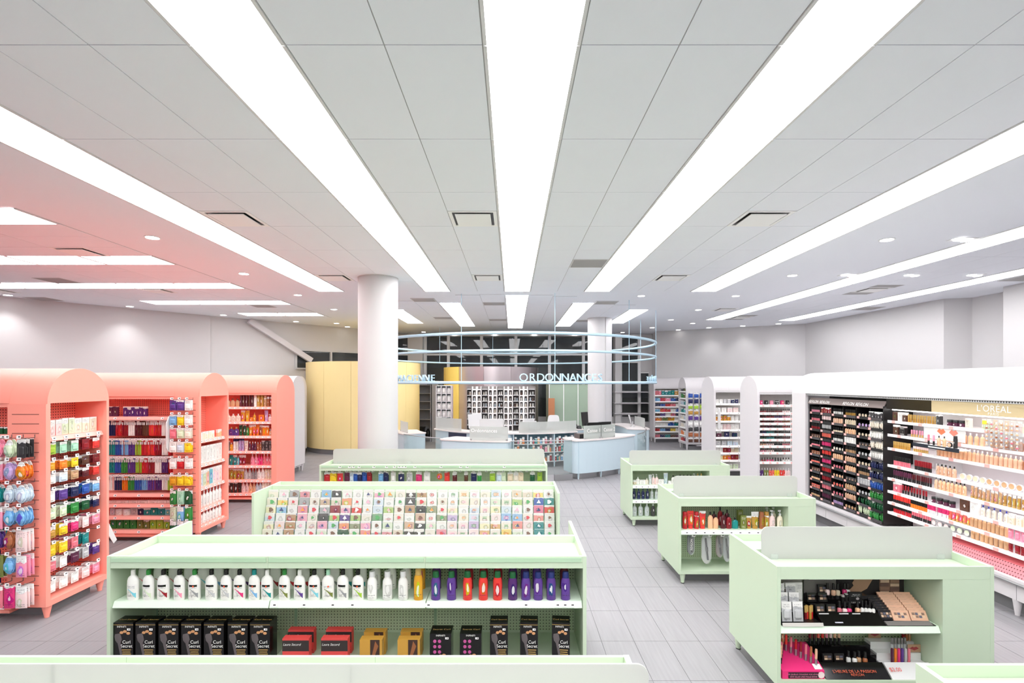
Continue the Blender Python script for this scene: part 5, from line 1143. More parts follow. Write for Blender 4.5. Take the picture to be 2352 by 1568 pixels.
row('toothpaste shelf, second pink gondola', [('carton','white',7,dict(w=.14,h=.04,d=.06,lab='w',phr='toothpaste box'))], (-6.12, 7.75), (-5.1, 7.75), P2Z[2])
row('denture shelf, second pink gondola', [('carton','pale blue',1,dict(w=.07,h=.1)),('jar','white',2,dict(w=.11,h=.1,lab='a')),('carton','silver',1,dict(w=.1,h=.11)),('carton','navy',1,dict(w=.08,h=.11)),('carton','teal',3,dict(w=.1,h=.11)),('carton','aqua',2,dict(w=.08,h=.1))], (-6.12, 7.75), (-5.1, 7.75), P2Z[3])
row('bottom shelf, second pink gondola', [('carton','green',4,dict(w=.085,h=.15)),('carton','olive',2,dict(w=.085,h=.15)),('carton','lime',4,dict(w=.085,h=.15))], (-6.12, 7.75), (-5.1, 7.75), P2Z[4])
CB2 = [(918,'violet violet white'),(952,'sky_blue yellow white'),(982,'rose pale_green ivory'),(1014,'white pale_blue yellow'),(1052,'white red white'),(1090,'amber yellow yellow'),(1126,'green mint dark_green'),(1163,'pale_green sky_blue green'),(1196,'dark_green violet lilac')]
for r, (py, cs) in enumerate(CB2):
    for k, c in enumerate(cs.split()):
        kd = 'pouch' if r > 5 else 'pack'
        hang(P2, (-4.99+.11*k, 7.603, ZP(py, 7.5)), (0, -1, 0), .14, kd, c.replace('_', ' '), 'floss %s, %s hook in clip row %s of second pink gondola' % ('pouch' if kd == 'pouch' else 'pack', ordw(k), ['one','two','three','four','five','six','seven','eight','nine'][r]), 2 if k else 3, .04, group='floss packs on the second pink side panel', w=.095, h=.15 if r < 6 else .2)
E2 = [[('carton','white',2,dict(w=.07,h=.1,lab='w')),('carton','cream',4,dict(w=.07,h=.11,lab='w')),('gap',.08,1),('carton','peach',2,dict(w=.05,h=.11,lab='w'))],[('carton','white',8,dict(w=.078,h=.26,lab='w'))],[('carton','white',1,dict(w=.078,h=.25,lab='w')),('carton','pale blue',1,dict(w=.078,h=.25)),('carton','pale green',1,dict(w=.078,h=.25)),('carton','peach',1,dict(w=.078,h=.25)),('carton','aqua',1,dict(w=.078,h=.25)),('carton','pale pink',3,dict(w=.078,h=.25))],[('bottle','white',8,dict(w=.074,d=.05,h=.25,lab='w'))],[('bottle','white',8,dict(w=.074,d=.05,h=.195,lab='a'))]]
for r, z in enumerate(P2EZ): row('%s end shelf of second pink gondola' % ordw(r), E2[r], (-4.78, 7.67), (-4.78, 8.35), z, math.pi/2)
# --- third pink gondola: hair care
H3 = [[('bottle','tan',3,dict(w=.085,h=.16,cap='brown',lab=None)),('can','maroon',5,dict(w=.05,h=.24)),('can','white',1,dict(w=.06,h=.24)),('can','gold',2,dict(w=.06,h=.26)),('can','tan',1,dict(w=.055,h=.22)),('can','copper',2,dict(w=.05,h=.2,cap='white'))],
 [('bottle','ivory',3,dict(w=.095,h=.15)),('tube','amber',2,dict(w=.085,h=.22)),('jar','orange',1,dict(w=.07,h=.08,cap='same')),('bottle','amber',1,dict(w=.05,h=.17,cap='gold')),('gap',.06,1),('carton','orange',1,dict(w=.1,h=.13)),('tube','lilac',1,dict(w=.075,h=.22)),('pump','pale pink',1,dict(w=.08,h=.14))],
 [('pump','teal',1,dict(w=.06,h=.2)),('bottle','violet',2,dict(w=.1,h=.17,cap='gold',lab='a')),('tube','dark green',2,dict(w=.075,h=.22)),('bottle','green',1,dict(w=.05,h=.2,cap='green')),('tube','orange',3,dict(w=.07,h=.22)),('tube','copper',1,dict(w=.07,h=.21)),('carton','orange',2,dict(w=.06,h=.2)),('pump','tan',1,dict(w=.07,h=.13))],
 [('carton','grey',1,dict(w=.07,h=.2)),('bottle','amber',1,dict(w=.06,h=.16)),('can','white',2,dict(w=.05,h=.24,cap='navy')),('can','lilac',2,dict(w=.05,h=.26,cap='navy')),('tube','ivory',1,dict(w=.08,h=.2)),('bottle','plum',3,dict(w=.05,h=.18,cap='white',lab='a')),('bottle','copper',2,dict(w=.045,h=.17)),('carton','charcoal',3,dict(w=.065,h=.2,lab='b'))],
 [('bottle','teal',1,dict(w=.07,h=.2,cap='same')),('tube','teal',2,dict(w=.08,h=.2)),('bottle','aqua',1,dict(w=.05,h=.18,cap='same')),('tube','crimson',2,dict(w=.07,h=.2)),('gap',.1,1),('bottle','pink',2,dict(w=.075,h=.23,cap='white',taper=.7)),('bottle','hot pink',2,dict(w=.05,h=.22,cap='same',taper=.7)),('bottle','rose',3,dict(w=.07,h=.23,taper=.7))],
 [('tube','gold',5,dict(w=.075,h=.21)),('bottle','silver',2,dict(w=.075,h=.25,taper=.7,cap='clearcap')),('bottle','grey',2,dict(w=.06,h=.23,taper=.7,cap='clearcap')),('bottle','white',2,dict(w=.075,h=.26,taper=.7)),('can','beige',3,dict(w=.055,h=.2))],
 [('tube','dark brown',4,dict(w=.08,h=.2)),('bottle','pale pink',2,dict(w=.075,h=.24,taper=.75)),('bottle','peach',2,dict(w=.07,h=.23,taper=.75)),('bottle','pale blue',2,dict(w=.065,h=.23,taper=.75)),('can','ivory',4,dict(w=.055,h=.2))]]
for r, z in enumerate(P3Z): row('%s shelf of the third pink gondola' % ordw(r), H3[r], (-5.72, 10.17), (-4.79, 10.17), z)
# --- white gondolas on the far right
def mixed(rows_, where, a, b, zs, kinds, hs, n, face=0.):
    for r, z in enumerate(zs):
        cs = rows_[r].split(); k = kinds[r] if isinstance(kinds, list) else kinds
        spec = []
        for i, c in enumerate(cs): spec.append((k, c.replace('_', ' '), max(1, round(n[r]/len(cs))), dict(w=hs[r][1], h=hs[r][0], **({'lab': 'w'} if c in ('white', 'ivory', 'cream') and k in ('carton', 'bottle') else {}))))
        row('%s shelf of %s' % (ordw(r), where), spec, a, b, z, face)
W4S = ['hot_pink black pink charcoal hot_pink black', 'crimson maroon dark_red pale_pink', 'maroon crimson purple pink', 'dark_red maroon rose copper', 'maroon plum black crimson', 'navy teal black charcoal', 'dark_green teal black maroon', 'nude pale_pink black rose', 'pink pale_pink black crimson', 'crimson hot_pink charcoal white', 'purple olive coral yellow scarlet pale_pink']
W4K = ['can']+['polish']*9+['bottle']
W4N = [8, 14, 14, 16, 16, 16, 16, 14, 14, 12, 10]
mixed(W4S, 'the nail polish gondola', (5.17, 10.68), (5.84, 10.68), W4Z, W4K, [(.085,.075)]+[(.075,.03)]*9+[(.2,.058)], W4N)
W3S = ['white silver navy_x'.replace('_x', ''), 'white pale_pink', 'amber amber white', 'white pale_pink white', 'plum navy navy', 'silver pale_blue', 'white crimson beige', 'pale_yellow orange crimson', 'white pale_green']
mixed(W3S, 'the first aid gondola', (5.18, 12.98), (5.78, 12.98), W3Z, 'carton', [(.1,.075),(.12,.12),(.13,.075),(.14,.085),(.13,.12),(.11,.12),(.12,.085),(.13,.085),(.12,.12)], [6, 4, 6, 6, 4, 4, 6, 6, 4])
W2S = ['charcoal olive', 'green olive', 'pale_blue teal', 'teal aqua', 'ivory pale_blue', 'ivory white', 'orange white', 'red crimson navy']
mixed(W2S, 'the far white end bay', (6.2, 18.62), (6.2, 17.98), W2Z, 'carton', [(.09,.075)]+[(.14,.075)]*7, [6]*8, -math.pi/2)
W2F = ['orange rose', 'hot_pink white', 'navy crimson', 'violet pink', 'white red', 'navy teal', 'orange brown', 'purple plum']
mixed(W2F, 'the far white gondola front', (6.89, 18.0), (7.22, 18.0), W2Z, 'carton', [(.09,.08)]+[(.16,.08)]*7, [3]*8)
W1S = ['rose teal teal gold', 'sky_blue red pink blue navy', 'navy blue red rose white', 'sky_blue scarlet red white blue', 'brown violet white rose navy', 'orange olive amber white', 'white white blue teal', 'red sky_blue navy yellow white', 'rose navy teal brown plum']
mixed(W1S, 'the back wall white shelving', (5.7, 20.28), (6.73, 20.28), W1Z, ['carton','carton','bottle','carton','carton','carton','carton','bottle','bottle'], [(.18,.11)]+[(.13,.065)]*8, [8]+[14]*8)
# clip packs on the far white gondola's side
for r in range(9):
    for k in range(3):
        c = ['blue','navy','lime','gold','violet','white','charcoal','copper','brown'][r]
        hang(W2, (6.25+.2*k, 17.878, 2.0-.195*r), (0, -1, 0), .1, 'pack', c, 'hanging pack, %s hook in clip row %s of far white gondola' % (ordw(k), ['one','two','three','four','five','six','seven','eight','nine'][r]), 1, group='packs on the far white side panel', w=.15, h=.15)
# blade signs on the gondola edges
def blade_sign(label, x, y, z0, z1, m=WPLAST):
    single('shelf_blade_sign', MB().prism([(y-.16, z0+.06), (y-.12, z0), (y, z0+.02), (y, z1), (y-.10, z1-.02), (y-.16, z1-.12)], x-.006, x+.006, 'x'), m, label, 'sign', (x, y, z0), 'white blade signs')
blade_sign('white blade sign jutting from the second pink gondola between toothbrushes and floss', -5.06, 7.6, 1.36, 1.9)
blade_sign('white blade sign at the left edge of the first aid gondola', 5.2, 12.84, 1.2, 1.75)
single('shelf_wobbler', MB().prism([(5.886,.95),(5.95,.91),(6.0,.72),(6.12,.49),(6.07,.46),(5.93,.68),(5.886,.86)], -4.76, -4.754, 'x'), WPLAST, 'white curved shelf talker curling off the rear edge of the closest pink gondola', 'sign', (-4.757, 5.89, .5))
# ================================================================ cosmetics wall: black bays
BX = CWX+.05
LC = [8.80-.297*k for k in range(7)]
STRIP = mat('smoke_strip', (70,66,68), .25)
COLK = [
 [('gloss','pink'),('gloss','rose'),('gloss','crimson'),('palette','brown'),('polish','rose'),('palette','copper'),('polish','coral'),('palette','brown'),('polish','peach'),('palette','coral'),('polish','tan')],
 [('carton','crimson'),('glossup','pale pink'),('glossup','silver'),('glossup','coral'),('glossup','hot pink'),('glossup','scarlet'),('glossup','hot pink'),('glossup','red'),('glossup','crimson'),('glossup','rose'),('glossup','plum')],
 [('gloss','white'),('bottle','nude'),('polish','beige'),('gloss','white'),('compact','ivory'),('bottle','peach'),('compact','rose'),('compact','peach'),('compact','coral'),('compact','rose'),('gloss','lilac')],
 [('gloss','gold'),('bottle','beige'),('bottle','peach'),('carton','white'),('gloss','tan'),('bottle','nude'),('bottle','peach'),('palette','charcoal'),('bottle','tan'),('bottle','nude'),('compact','tan')],
 [('compact','beige'),('compact','lilac'),('compact','beige'),('palette','black'),('compact','silver'),('compact','beige'),('gloss','tan'),('carton','silver'),('compact','silver'),('pk','dark green'),('pk','pale green')],
 [('carton','charcoal'),('pk','ivory'),('pk','white'),('pk','ivory'),('pk','white'),('pk','navy'),('pk','navy'),('pk','blue'),('pk','green'),('pk','dark green'),('pk','green')]]
CN = 'goods in the black cosmetics bays'
for c in range(6):
    ya, yb = LC[c]-.008, LC[c+1]+.008
    CW.part('bay_divider', MB().box(BX, BX+.36, LC[c]-.004, LC[c]+.004, .42, 2.0), BLACK)
    CW.part('brand_header', MB().prism([(BX-.03, 2.02), (BX+.02, 2.12), (BX+.03, 2.12), (BX-.02, 2.02)], yb-.008, ya+.008, 'y'), mat('header_taupe', (110,96,92), .4))
    if c in (0, 1, 3, 4): put_text('REVLON', .07, (BX-.0255-CWX, (ya+yb)/2-6.4, 2.036), (math.pi/2-.45, 0, -math.pi/2), CW.o, WHITEINK)
    for r in range(11):
        z = 1.865-.142*r; k, col = COLK[c][r]
        out = -.04 if c == 5 else .0
        CW.part('tray', MB().box(BX+out, BX+.36, yb, ya, z-.008, z).box(BX+out-.004, BX+out, yb, ya, z-.026, z+.016), STRIP if (r+c) % 2 else BLACK)
        t = link(bpy.data.objects.new('price_tag', tagmesh_p), CW.o); t.location = Vector((BX+out-.006, ya-.045, z-.002))-Vector(CW.base); t.rotation_euler = (0, 0, -math.pi/2); t.scale = (1.2, 1, 1.0)
        wh = '%s tray of %s black column' % (ordw(r), ordw(c))
        if k == 'pk':
            for i in range(6):
                prod('pack', (BX+out+.03, ya-.03-.046*i, z+.125), col, '%s slim makeup pack, %s from left on %s' % (col, ordw(i), wh), -math.pi/2+random.uniform(-.5, .5), tilt=random.uniform(-.1,.1), group=CN, name='makeup_pack', w=.04, h=.122, lab='w' if col in ('ivory','white') else 'a')
        else:
            n, kw = {'gloss':(8,dict(w=.02,h=.1)),'glossup':(8,dict(w=.022,h=.105)),'polish':(7,dict(w=.03,h=.085)),'palette':(4,dict(w=.062,h=.06)),'compact':(4,dict(w=.06,cap='black')),'bottle':(6,dict(w=.036,d=.03,h=.11,cap='black')),'carton':(5,dict(w=.045,h=.1,lab='w' if col == 'white' else 'a'))}[k]
            row(wh, [(k, col, n, kw)], (BX+.03+out, ya), (BX+.03+out, yb), z, -math.pi/2, group=CN)
CW.part('bay_divider', MB().box(BX-.03, BX+.36, LC[6]-.012, LC[6]+.002, .42, 2.05), BLACK)
# ---------------------------------------------------------------- white lit bay
WZ = [1.86, 1.675, 1.49, 1.26, 1.08, .905, .755, .62]
LED = mat('shelf_led', (255,250,248), .5, emit=7.0)
WY0, WY1 = 4.7, 6.97
CW.part('black_header', MB().box(BX-.02, BX+.01, 6.22, 6.97, 2.02, 2.16), BLACKG); CW.part('gold_header', MB().box(BX-.02, BX+.01, 3.65, 6.2195, 2.02, 2.16), mat('gold_header', (202,182,142), .4))
put_text("L'ORÉAL", .10, (BX-.0215-CWX, 5.42-6.4, 2.065), (math.pi/2, 0, -math.pi/2), CW.o, WHITEINK, space=1.05); put_text('PARIS', .04, (BX-.0215-CWX, 5.42-6.4, 2.03), (math.pi/2, 0, -math.pi/2), CW.o, WHITEINK, space=1.3)
CW.part('lamp_tube', MB().box(BX+.06, BX+.09, WY0, 6.97, 2.0, 2.015), LED)
WH = mat('gloss_white_shelf', (246,244,246), .25)
for r, z in enumerate(WZ):
    for a, b in ((3.65, WY0), (WY0, 5.45), (5.45, 6.2), (6.2, 6.96)):
        ex = 0 if b < 6.9 else .0
        CW.part('lit_shelf', MB().box(BX+.0, BX+.36, a+.002, b-.002, z-.018, z).box(BX-.012, BX, a+.002, b-.002, z-.03, z+.006), WH)
        CW.part('shelf_lamp', MB().box(BX+.03, BX+.05, a+.02, b-.02, z-.024, z-.0185), LED)
    for k in range(5):
        t = link(bpy.data.objects.new('price_tag', tagmesh_p), CW.o); t.location = Vector((BX-.014, 6.85-.45*k-.1*(r % 2), z-.012))-Vector(CW.base); t.rotation_euler = (0, 0, -math.pi/2); t.scale = (1.4, 1, 1.1)
    CW.part('shelf_divider', MB().box(BX+.02, BX+.34, 6.198, 6.204, z+.001, z+.13), CLEAR)
WB = 'goods in the lit white cosmetics bay'
LIT = [[('carton','brown',1,dict(w=.07,h=.12)),('carton','white',1,dict(w=.07,h=.12,lab='w')),('carton','brown',1,dict(w=.06,h=.12)),('gloss','gold',12,dict(w=.022,h=.1,cap='gold')),('carton','charcoal',1,dict(w=.06,h=.12)),('gap',.06,1),('jar','plum',3,dict(w=.065,h=.08,cap='black')),('carton','ivory',1,dict(w=.06,h=.11,lab='w')),('gap',.1,1),('tube','pale green',2,dict(w=.05,h=.12)),('tube','peach',3,dict(w=.05,h=.12)),('tube','pale pink',2,dict(w=.05,h=.12)),('carton','cream',4,dict(w=.09,h=.1,lab='w'))],
 [('carton','brown',1,dict(w=.09,h=.13)),('carton','black',1,dict(w=.09,h=.12,lab='b')),('gap',.04,1),('glossup','pink',9,dict(w=.02,h=.09,cap='gold')),('gap',.05,1),('bottle','peach',8,dict(w=.05,h=.13,cap='clearcap',lab=None)),('gap',.03,1),('bottle','copper',6,dict(w=.05,h=.12,cap='clearcap',lab=None)),('compact','beige',4,dict(w=.06))],
 [('gloss','gold',10,dict(w=.022,h=.09,cap='gold')),('gap',.04,1),('glossup','pale pink',8,dict(w=.022,h=.09,cap='gold')),('gap',.12,1),('bottle','peach',10,dict(w=.045,h=.13,cap='clearcap',lab=None)),('bottle','nude',10,dict(w=.045,h=.13,cap='clearcap',lab=None)),('bottle','copper',8,dict(w=.045,h=.12,cap='clearcap',lab=None))],
 [('gloss','rose',10,dict(w=.022,h=.12)),('gap',.06,1),('glossup','crimson',10,dict(w=.02,h=.12)),('gap',.05,1),('bottle','nude',5,dict(w=.05,h=.13,cap='black')),('gap',.04,1),('compact','beige',4,dict(w=.075,d=.02)),('compact','tan',5,dict(w=.075,d=.02)),('compact','nude',5,dict(w=.075,d=.02))],
 [('glossup','plum',9,dict(w=.022,h=.11)),('glossup','maroon',9,dict(w=.022,h=.11)),('gap',.03,1),('bottle','peach',8,dict(w=.042,h=.14,cap='black',lab='w')),('gap',.03,1),('tube','tan',8,dict(w=.035,h=.13,cap='gold')),('tube','gold',8,dict(w=.035,h=.13,cap='gold')),('compact','peach',3,dict(w=.07))],
 [('carton','rose',1,dict(w=.12,h=.12,lab='w')),('glossup','crimson',9,dict(w=.022,h=.11)),('gap',.03,1),('jar','plum',4,dict(w=.06,h=.07,cap='black')),('gap',.04,1),('carton','brown',1,dict(w=.1,h=.13)),('carton','white',1,dict(w=.1,h=.13,lab='w')),('bottle','ivory',5,dict(w=.04,h=.12,cap='blue')),('carton','cream',5,dict(w=.05,h=.11,lab='w')),('carton','red',2,dict(w=.07,h=.13))],
 [('glossup','scarlet',10,dict(w=.022,h=.1)),('gloss','orange',9,dict(w=.022,h=.1)),('glossup','hot pink',10,dict(w=.024,h=.11,cap='clearcap')),('tube','coral',6,dict(w=.04,h=.12,cap='gold')),('bottle','tan',9,dict(w=.042,h=.13,cap='blue',lab=None)),('pkx','pink',7,dict())],
 [('gloss','red',9,dict(w=.022,h=.1)),('glossup','rose',9,dict(w=.022,h=.1)),('compact','pale pink',3,dict(w=.075,cap='silver')),('compact','pale green',3,dict(w=.08,cap='silver')),('bottle','tan',8,dict(w=.042,h=.12,cap='blue',lab=None)),('pkx','crimson',8,dict())]]
for r, spec in enumerate(LIT):
    sp, tail = [s for s in spec if s[0] != 'pkx'], [s for s in spec if s[0] == 'pkx']
    yb = WY0+.05 if not tail else 5.32
    row('%s lit white cosmetics shelf' % ordw(r), sp, (BX+.05, 6.93), (BX+.05, yb), WZ[r], -math.pi/2, group=WB)
    for s in tail:
        for i in range(s[2]): prod('pack', (BX+.03, 5.28-.072*i, WZ[r]+.135), s[1], '%s brush pack, %s from left at the near end of %s lit shelf' % (s[1], ordw(i), ordw(r)), -math.pi/2+random.uniform(-.4,.4), group=WB, name='makeup_pack', w=.06, h=.13)
# black tester stand and lips poster on the lit bay
f = Fix('tester_stand', 'white tester shelf with black front strip and lipstick testers', 'display stand', (BX-.05, 6.05, 1.5), WB)
f.part('tray', MB().box(BX-.12, BX-.02, 5.72, 6.38, 1.605, 1.625), WPLAST); f.part('front_strip', MB().box(BX-.125, BX-.12, 5.72, 6.38, 1.585, 1.63), mat('navy_strip', (30,34,48), .3)); f.part('bracket', MB().box(BX-.02, BX+.0, 5.72, 6.38, 1.605, 1.62), WPLAST)
f.part('white_strip', MB().box(BX-.1262, BX-.1252, 5.9, 6.14, 1.601, 1.615), WHITEINK)
for i, (k, c, kw) in enumerate((('glossup','rose',dict(w=.022,h=.12)),('glossup','pink',dict(w=.022,h=.12)),('bottle','nude',dict(w=.04,h=.12,cap='black')),('bottle','peach',dict(w=.04,h=.12,cap='black')),('compact','nude',dict(w=.06,cap='black')),('can','black',dict(w=.04,h=.14)))): prod(k, (BX-.07, 6.2-.075*i, 1.6255), c, '%s tester, %s from left on the black fronted tester shelf' % (c, ordw(i)), -math.pi/2, group='testers', **kw)
f = Fix('lips_poster', 'white poster with orange lips shapes above the tester shelf', 'poster', (BX+.0, 6.05, 1.68), WB); f.part('sheet', MB().box(BX+.0, BX+.004, 5.78, 6.36, 1.69, 1.87), WPLAST)
for yy, c in ((6.1, (236,120,80)), (5.93, (232,128,110))): f.part('lip_shape', MB().prism([(yy+.06,1.79),(yy+.03,1.825),(yy,1.812),(yy-.03,1.825),(yy-.06,1.79),(yy,1.75)], BX-.002, BX-.0005, 'x'), mat('lips_%d' % c[1], c, .5))
f = Fix('shade_rack', 'clear shade tester rack with rows of beige pots and yellow tag', 'rack', (BX-.05, 5.3, 1.68), WB)
f.part('back', MB().box(BX-.03, BX-.026, 5.1, 5.5, 1.69, 1.99), CLEAR); f.part('yellow_tag', MB().box(BX-.064, BX-.062, 5.45, 5.5, 1.93, 1.97), mat('yellow_tag', (236,212,60), .5))
for r in range(6):
    f.part('tier', MB().box(BX-.06, BX-.03, 5.1, 5.5, 1.70+.045*r, 1.704+.045*r), CLEAR)
    for i in range(7): prod('polish', (BX-.045, 5.47-.055*i, 1.7045+.045*r), ['beige','tan','peach','nude','copper','tan','rose'][(i+r) % 7], '%s mini tester pot, %s in tier %s of the clear shade rack' % (['beige','tan','peach','nude','copper','tan','rose'][(i+r) % 7], ordw(i), ordw(r)), -math.pi/2, name='tester_pot', group='shade testers', w=.022, h=.034, cap='clearcap')
# ================================================================ dispensary
def fillet(poly, idx, r, n=6):
    out = []
    for i, p in enumerate(poly):
        if i not in idx: out.append(p); continue
        P, A, B = Vector(p), Vector(poly[i-1]), Vector(poly[(i+1) % len(poly)])
        a, b = (A-P), (B-P); ra = min(r, a.length*.9); rb = min(r, b.length*.9)
        a, b = P+a.normalized()*ra, P+b.normalized()*rb
        for k in range(n+1):
            t = k/n; q_ = a*(1-t)**2+P*2*t*(1-t)+b*t*t; out.append((q_.x, q_.y))
    return out
def arcpts(c, r, a0, a1, n): return [(c[0]+r*math.sin(rad(a0+(a1-a0)*k/n)), c[1]-r*math.cos(rad(a0+(a1-a0)*k/n))) for k in range(n+1)]
def ring_poly(c, ro, ri, a0, a1, n=14, r=.24):
    o = arcpts(c, ro, a0, a1, n); i_ = arcpts(c, ri, a1, a0, n)
    return fillet(o+i_, {0, n, n+1, 2*n+1}, r)
def curved_counter(label, c, ro, ri, a0, a1, h=.97, body=True, legs=4, base=.15, name='service_counter'):
    m = rad((a0+a1)/2); bx_, by_ = c[0]+(ro+ri)/2*math.sin(m), c[1]-(ro+ri)/2*math.cos(m)
    f = Fix(name, label, 'counter', (bx_, by_, 0), 'pale blue dispensary counters')
    f.part('worktop', MB().prism(ring_poly(c, ro+.025, ri-.02, a0-.4, a1+.4), h-.03, h, 'z'), COUNTER)
    if body:
        n = 2
        f.part('body', MB().prism(ring_poly(c, ro, ri, a0, a1), base, h-.031, 'z'), BLUE)
        f.part('end_seam', MB().box(c[0]+(ro+.002)*math.sin(rad(a0+1.6))-.003, c[0]+(ro+.002)*math.sin(rad(a0+1.6))+.003, c[1]-(ro+.003)*math.cos(rad(a0+1.6)), c[1]-(ro-.003)*math.cos(rad(a0+1.6)), base+.01, h-.04), mat('blue_seam', (150,178,196), .5))
        f.part('plinth', MB().prism(ring_poly(c, ro-.12, ri+.1, a0+2, a1-2), 0, base, 'z'), STEEL)
        for k in range(legs):
            a = rad(a0+2+(a1-a0-4)*k/max(1, legs-1)); f.part('leg', cone_leg(MB(), c[0]+(ro-.06)*math.sin(a), c[1]-(ro-.06)*math.cos(a), base, .03, .018), BLUE, smooth=True)
    return f
A_ = curved_counter('pale blue curved counter with two cash register screens', RC, 3.97, 3.25, 20.7, 55)
B_ = curved_counter('pale blue curved counter with a white monitor, before the medicine shelves', RC, 3.9, 3.2, -30, -2.5)
L_ = curved_counter('pale blue counter end showing past the white column', RC, 3.75, 3.1, -74, -55)
R_ = curved_counter('pale blue counter on the right side of the blue ring', RC, 4.1, 3.45, 80, 112)
CC, CR = (.14, 17.0), 2.9
C_ = curved_counter('inner curved counter with open medicine shelves in its front', CC, CR, 2.35, -63, 39, body=False)
C_.part('end_body', MB().prism(ring_poly(CC, CR-.02, 2.4, -62, -2, 16), .15, .94, 'z'), BLUE)
C_.part('back_panel', MB().prism(arcpts(CC, CR-.34, -2, 38, 10)+arcpts(CC, CR-.36, 38, -2, 10), .15, .94, 'z'), mat('blue_back', (120,156,172), .5))
for z in (.17, .43, .665): C_.part('shelf', MB().prism(arcpts(CC, CR-.03, -2, 38, 12)+arcpts(CC, CR-.335, 38, -2, 12), z-.018, z, 'z'), WPLAST)
for a in (-2, 6, 21.5, 37.5):
    v = Vector((math.sin(rad(a)), -math.cos(rad(a)), 0)); t = Vector((v.y, -v.x, 0)); p = Vector((CC[0], CC[1], .545))+v*(CR-.18)
    C_.part('upright', MB().obox(p, t*.016, v*.16, (0, 0, .39)), BLUE)
C_.part('plinth', MB().prism(ring_poly(CC, CR-.16, 2.45, -60, 36, 16), 0, .15, 'z'), KICK)
for a in (-4, 22, 36): C_.part('leg', cone_leg(MB(), CC[0]+(CR-.08)*math.sin(rad(a)), CC[1]-(CR-.08)*math.cos(rad(a)), .152, .03, .018), BLUE)
C_.part('side_niche', MB().prism(arcpts(CC, CR-.015, -44, -30, 6)+arcpts(CC, CR-.03, -30, -44, 6), .72, .92, 'z'), mat('niche_navy', (44,46,70), .5))
for s, (a0, a1) in enumerate(((-60, -34), (1, 37))): C_.part('frosted_screen', MB().prism(arcpts(CC, CR-.04, a0, a1, 12)+arcpts(CC, CR-.052, a1, a0, 12), .972, 1.28 if s else 1.33, 'z'), FROSTGREY)
MEDC = ['white','rose','red','ivory','sky blue','crimson','brown','teal','orange','white','white','pink','peach']
for s, z in enumerate((.17, .43, .665)):
    for k in range(26):
        a = -.8+1.47*k
        if any(abs(a-u) < 1.15 for u in (6, 21.5, 37.5, -2)): continue
        kd = 'carton' if (k+s) % 3 else 'bottle'; c = MEDC[(k*5+s*3) % 13]
        x, y = CC[0]+(CR-.1)*math.sin(rad(a)), CC[1]-(CR-.1)*math.cos(rad(a))
        prod(kd, (x, y, z+.0005), c, '%s medicine %s, %s from left on the %s shelf under inner counter' % (c, 'box' if kd == 'carton' else 'bottle', ordw(k), ['bottom','middle','top'][s]), rad(a), group='medicines under the inner counter', **(dict(w=.06, d=.05, h=.11+.04*((k*7+s) % 3), lab='w') if kd == 'carton' else dict(w=.045, h=.13)))
# glass barriers with steel rails between the counters
def barrier(label, c, r, a0, a1, z1=.96):
    m = rad((a0+a1)/2); f = Fix('glass_barrier', label, 'barrier', (c[0]+r*math.sin(m), c[1]-r*math.cos(m), 0), 'glass barriers')
    f.part('pane', MB().prism(arcpts(c, r, a0, a1, 8)+arcpts(c, r-.012, a1, a0, 8), .15, z1, 'z'), GLASS)
    f.part('top_rail', MB().tube([(x, y, z1+.012) for x, y in arcpts(c, r-.006, a0, a1, 10)], .012, 6), STEEL)
    f.part('base_channel', MB().prism(arcpts(c, r+.04, a1-(a1-a0)*.3, a1, 6)+arcpts(c, r-.05, a1, a1-(a1-a0)*.3, 6), 0, .15, 'z'), STEEL)
barrier('glass barrier with steel rail between the two front counters', RC, 3.9, -2.2, 20.2)
barrier('glass barrier beside the white column, before the yellow drum', RC, 3.8, -54, -30.5)
barrier('curved glass barrier at the right end of the cash counter', RC, 4.0, 55.6, 79.5)
# monitors, screens and desk things
def polar(c, r, a, z=.9705): return Vector((c[0]+r*math.sin(rad(a)), c[1]-r*math.cos(rad(a)), z))
MONW = mat('monitor_white', (196,195,196), .4)
def monitor(label, p, rz, w, h, m, tilt=.12, back=True, screen_m=None):
    f = Fix('monitor', label, 'monitor', p, 'monitors')
    f.o.rotation_euler = (0, 0, rz); x, y, z = p
    f.part('foot', MB().lathe([(.11, 0), (.10, .012)], 16, 1, .8, c=p), m); f.part('neck', MB().box(x-.03, x+.03, y-.015, y+.015, z+.012, z+.16), m)
    f.part('housing', MB().prism([(y-.03+tilt*.2, z+.09), (y-.012+tilt*.2, z+.09), (y-.012+tilt*.2+tilt*h, z+.09+h), (y-.05+tilt*.2+tilt*h, z+.09+h)], x-w/2, x+w/2, 'x'), m)
    f.part('display', MB().prism([(y-.0118+tilt*.2, z+.1), (y-.0108+tilt*.2, z+.1), (y-.0108+tilt*.2+tilt*(h-.01), z+.08+h), (y-.0118+tilt*.2+tilt*(h-.01), z+.08+h)], x-w/2+.015, x+w/2-.015, 'x'), BLACKG)
    if screen_m: f.part('back_logo', MB().box(x-.05, x+.05, y-.035, y-.0335, z+.2, z+.24), screen_m)
    return f
q1 = polar(RC, 3.5, -10.5); monitor('large white monitor seen from behind on the front counter', tuple(q1), rad(-8), .60, .40, MONW)
q1 = polar(CC, 2.6, -27); monitor('white monitor leaning on the inner counter, beside the yellow wall', tuple(q1), rad(25), .42, .40, MONW, tilt=.25)
q1 = polar(RC, 3.55, 33); monitor('black cash register monitor, left of the pair', tuple(q1), rad(20), .40, .30, BLACK, tilt=-.25, screen_m=mat('dark_grey', (70,70,72), .4))
q1 = polar(RC, 3.55, 39); monitor('black cash register monitor, right of the pair', tuple(q1), rad(22), .36, .30, BLACK, tilt=-.25, screen_m=mat('dark_grey', (70,70,72), .4))
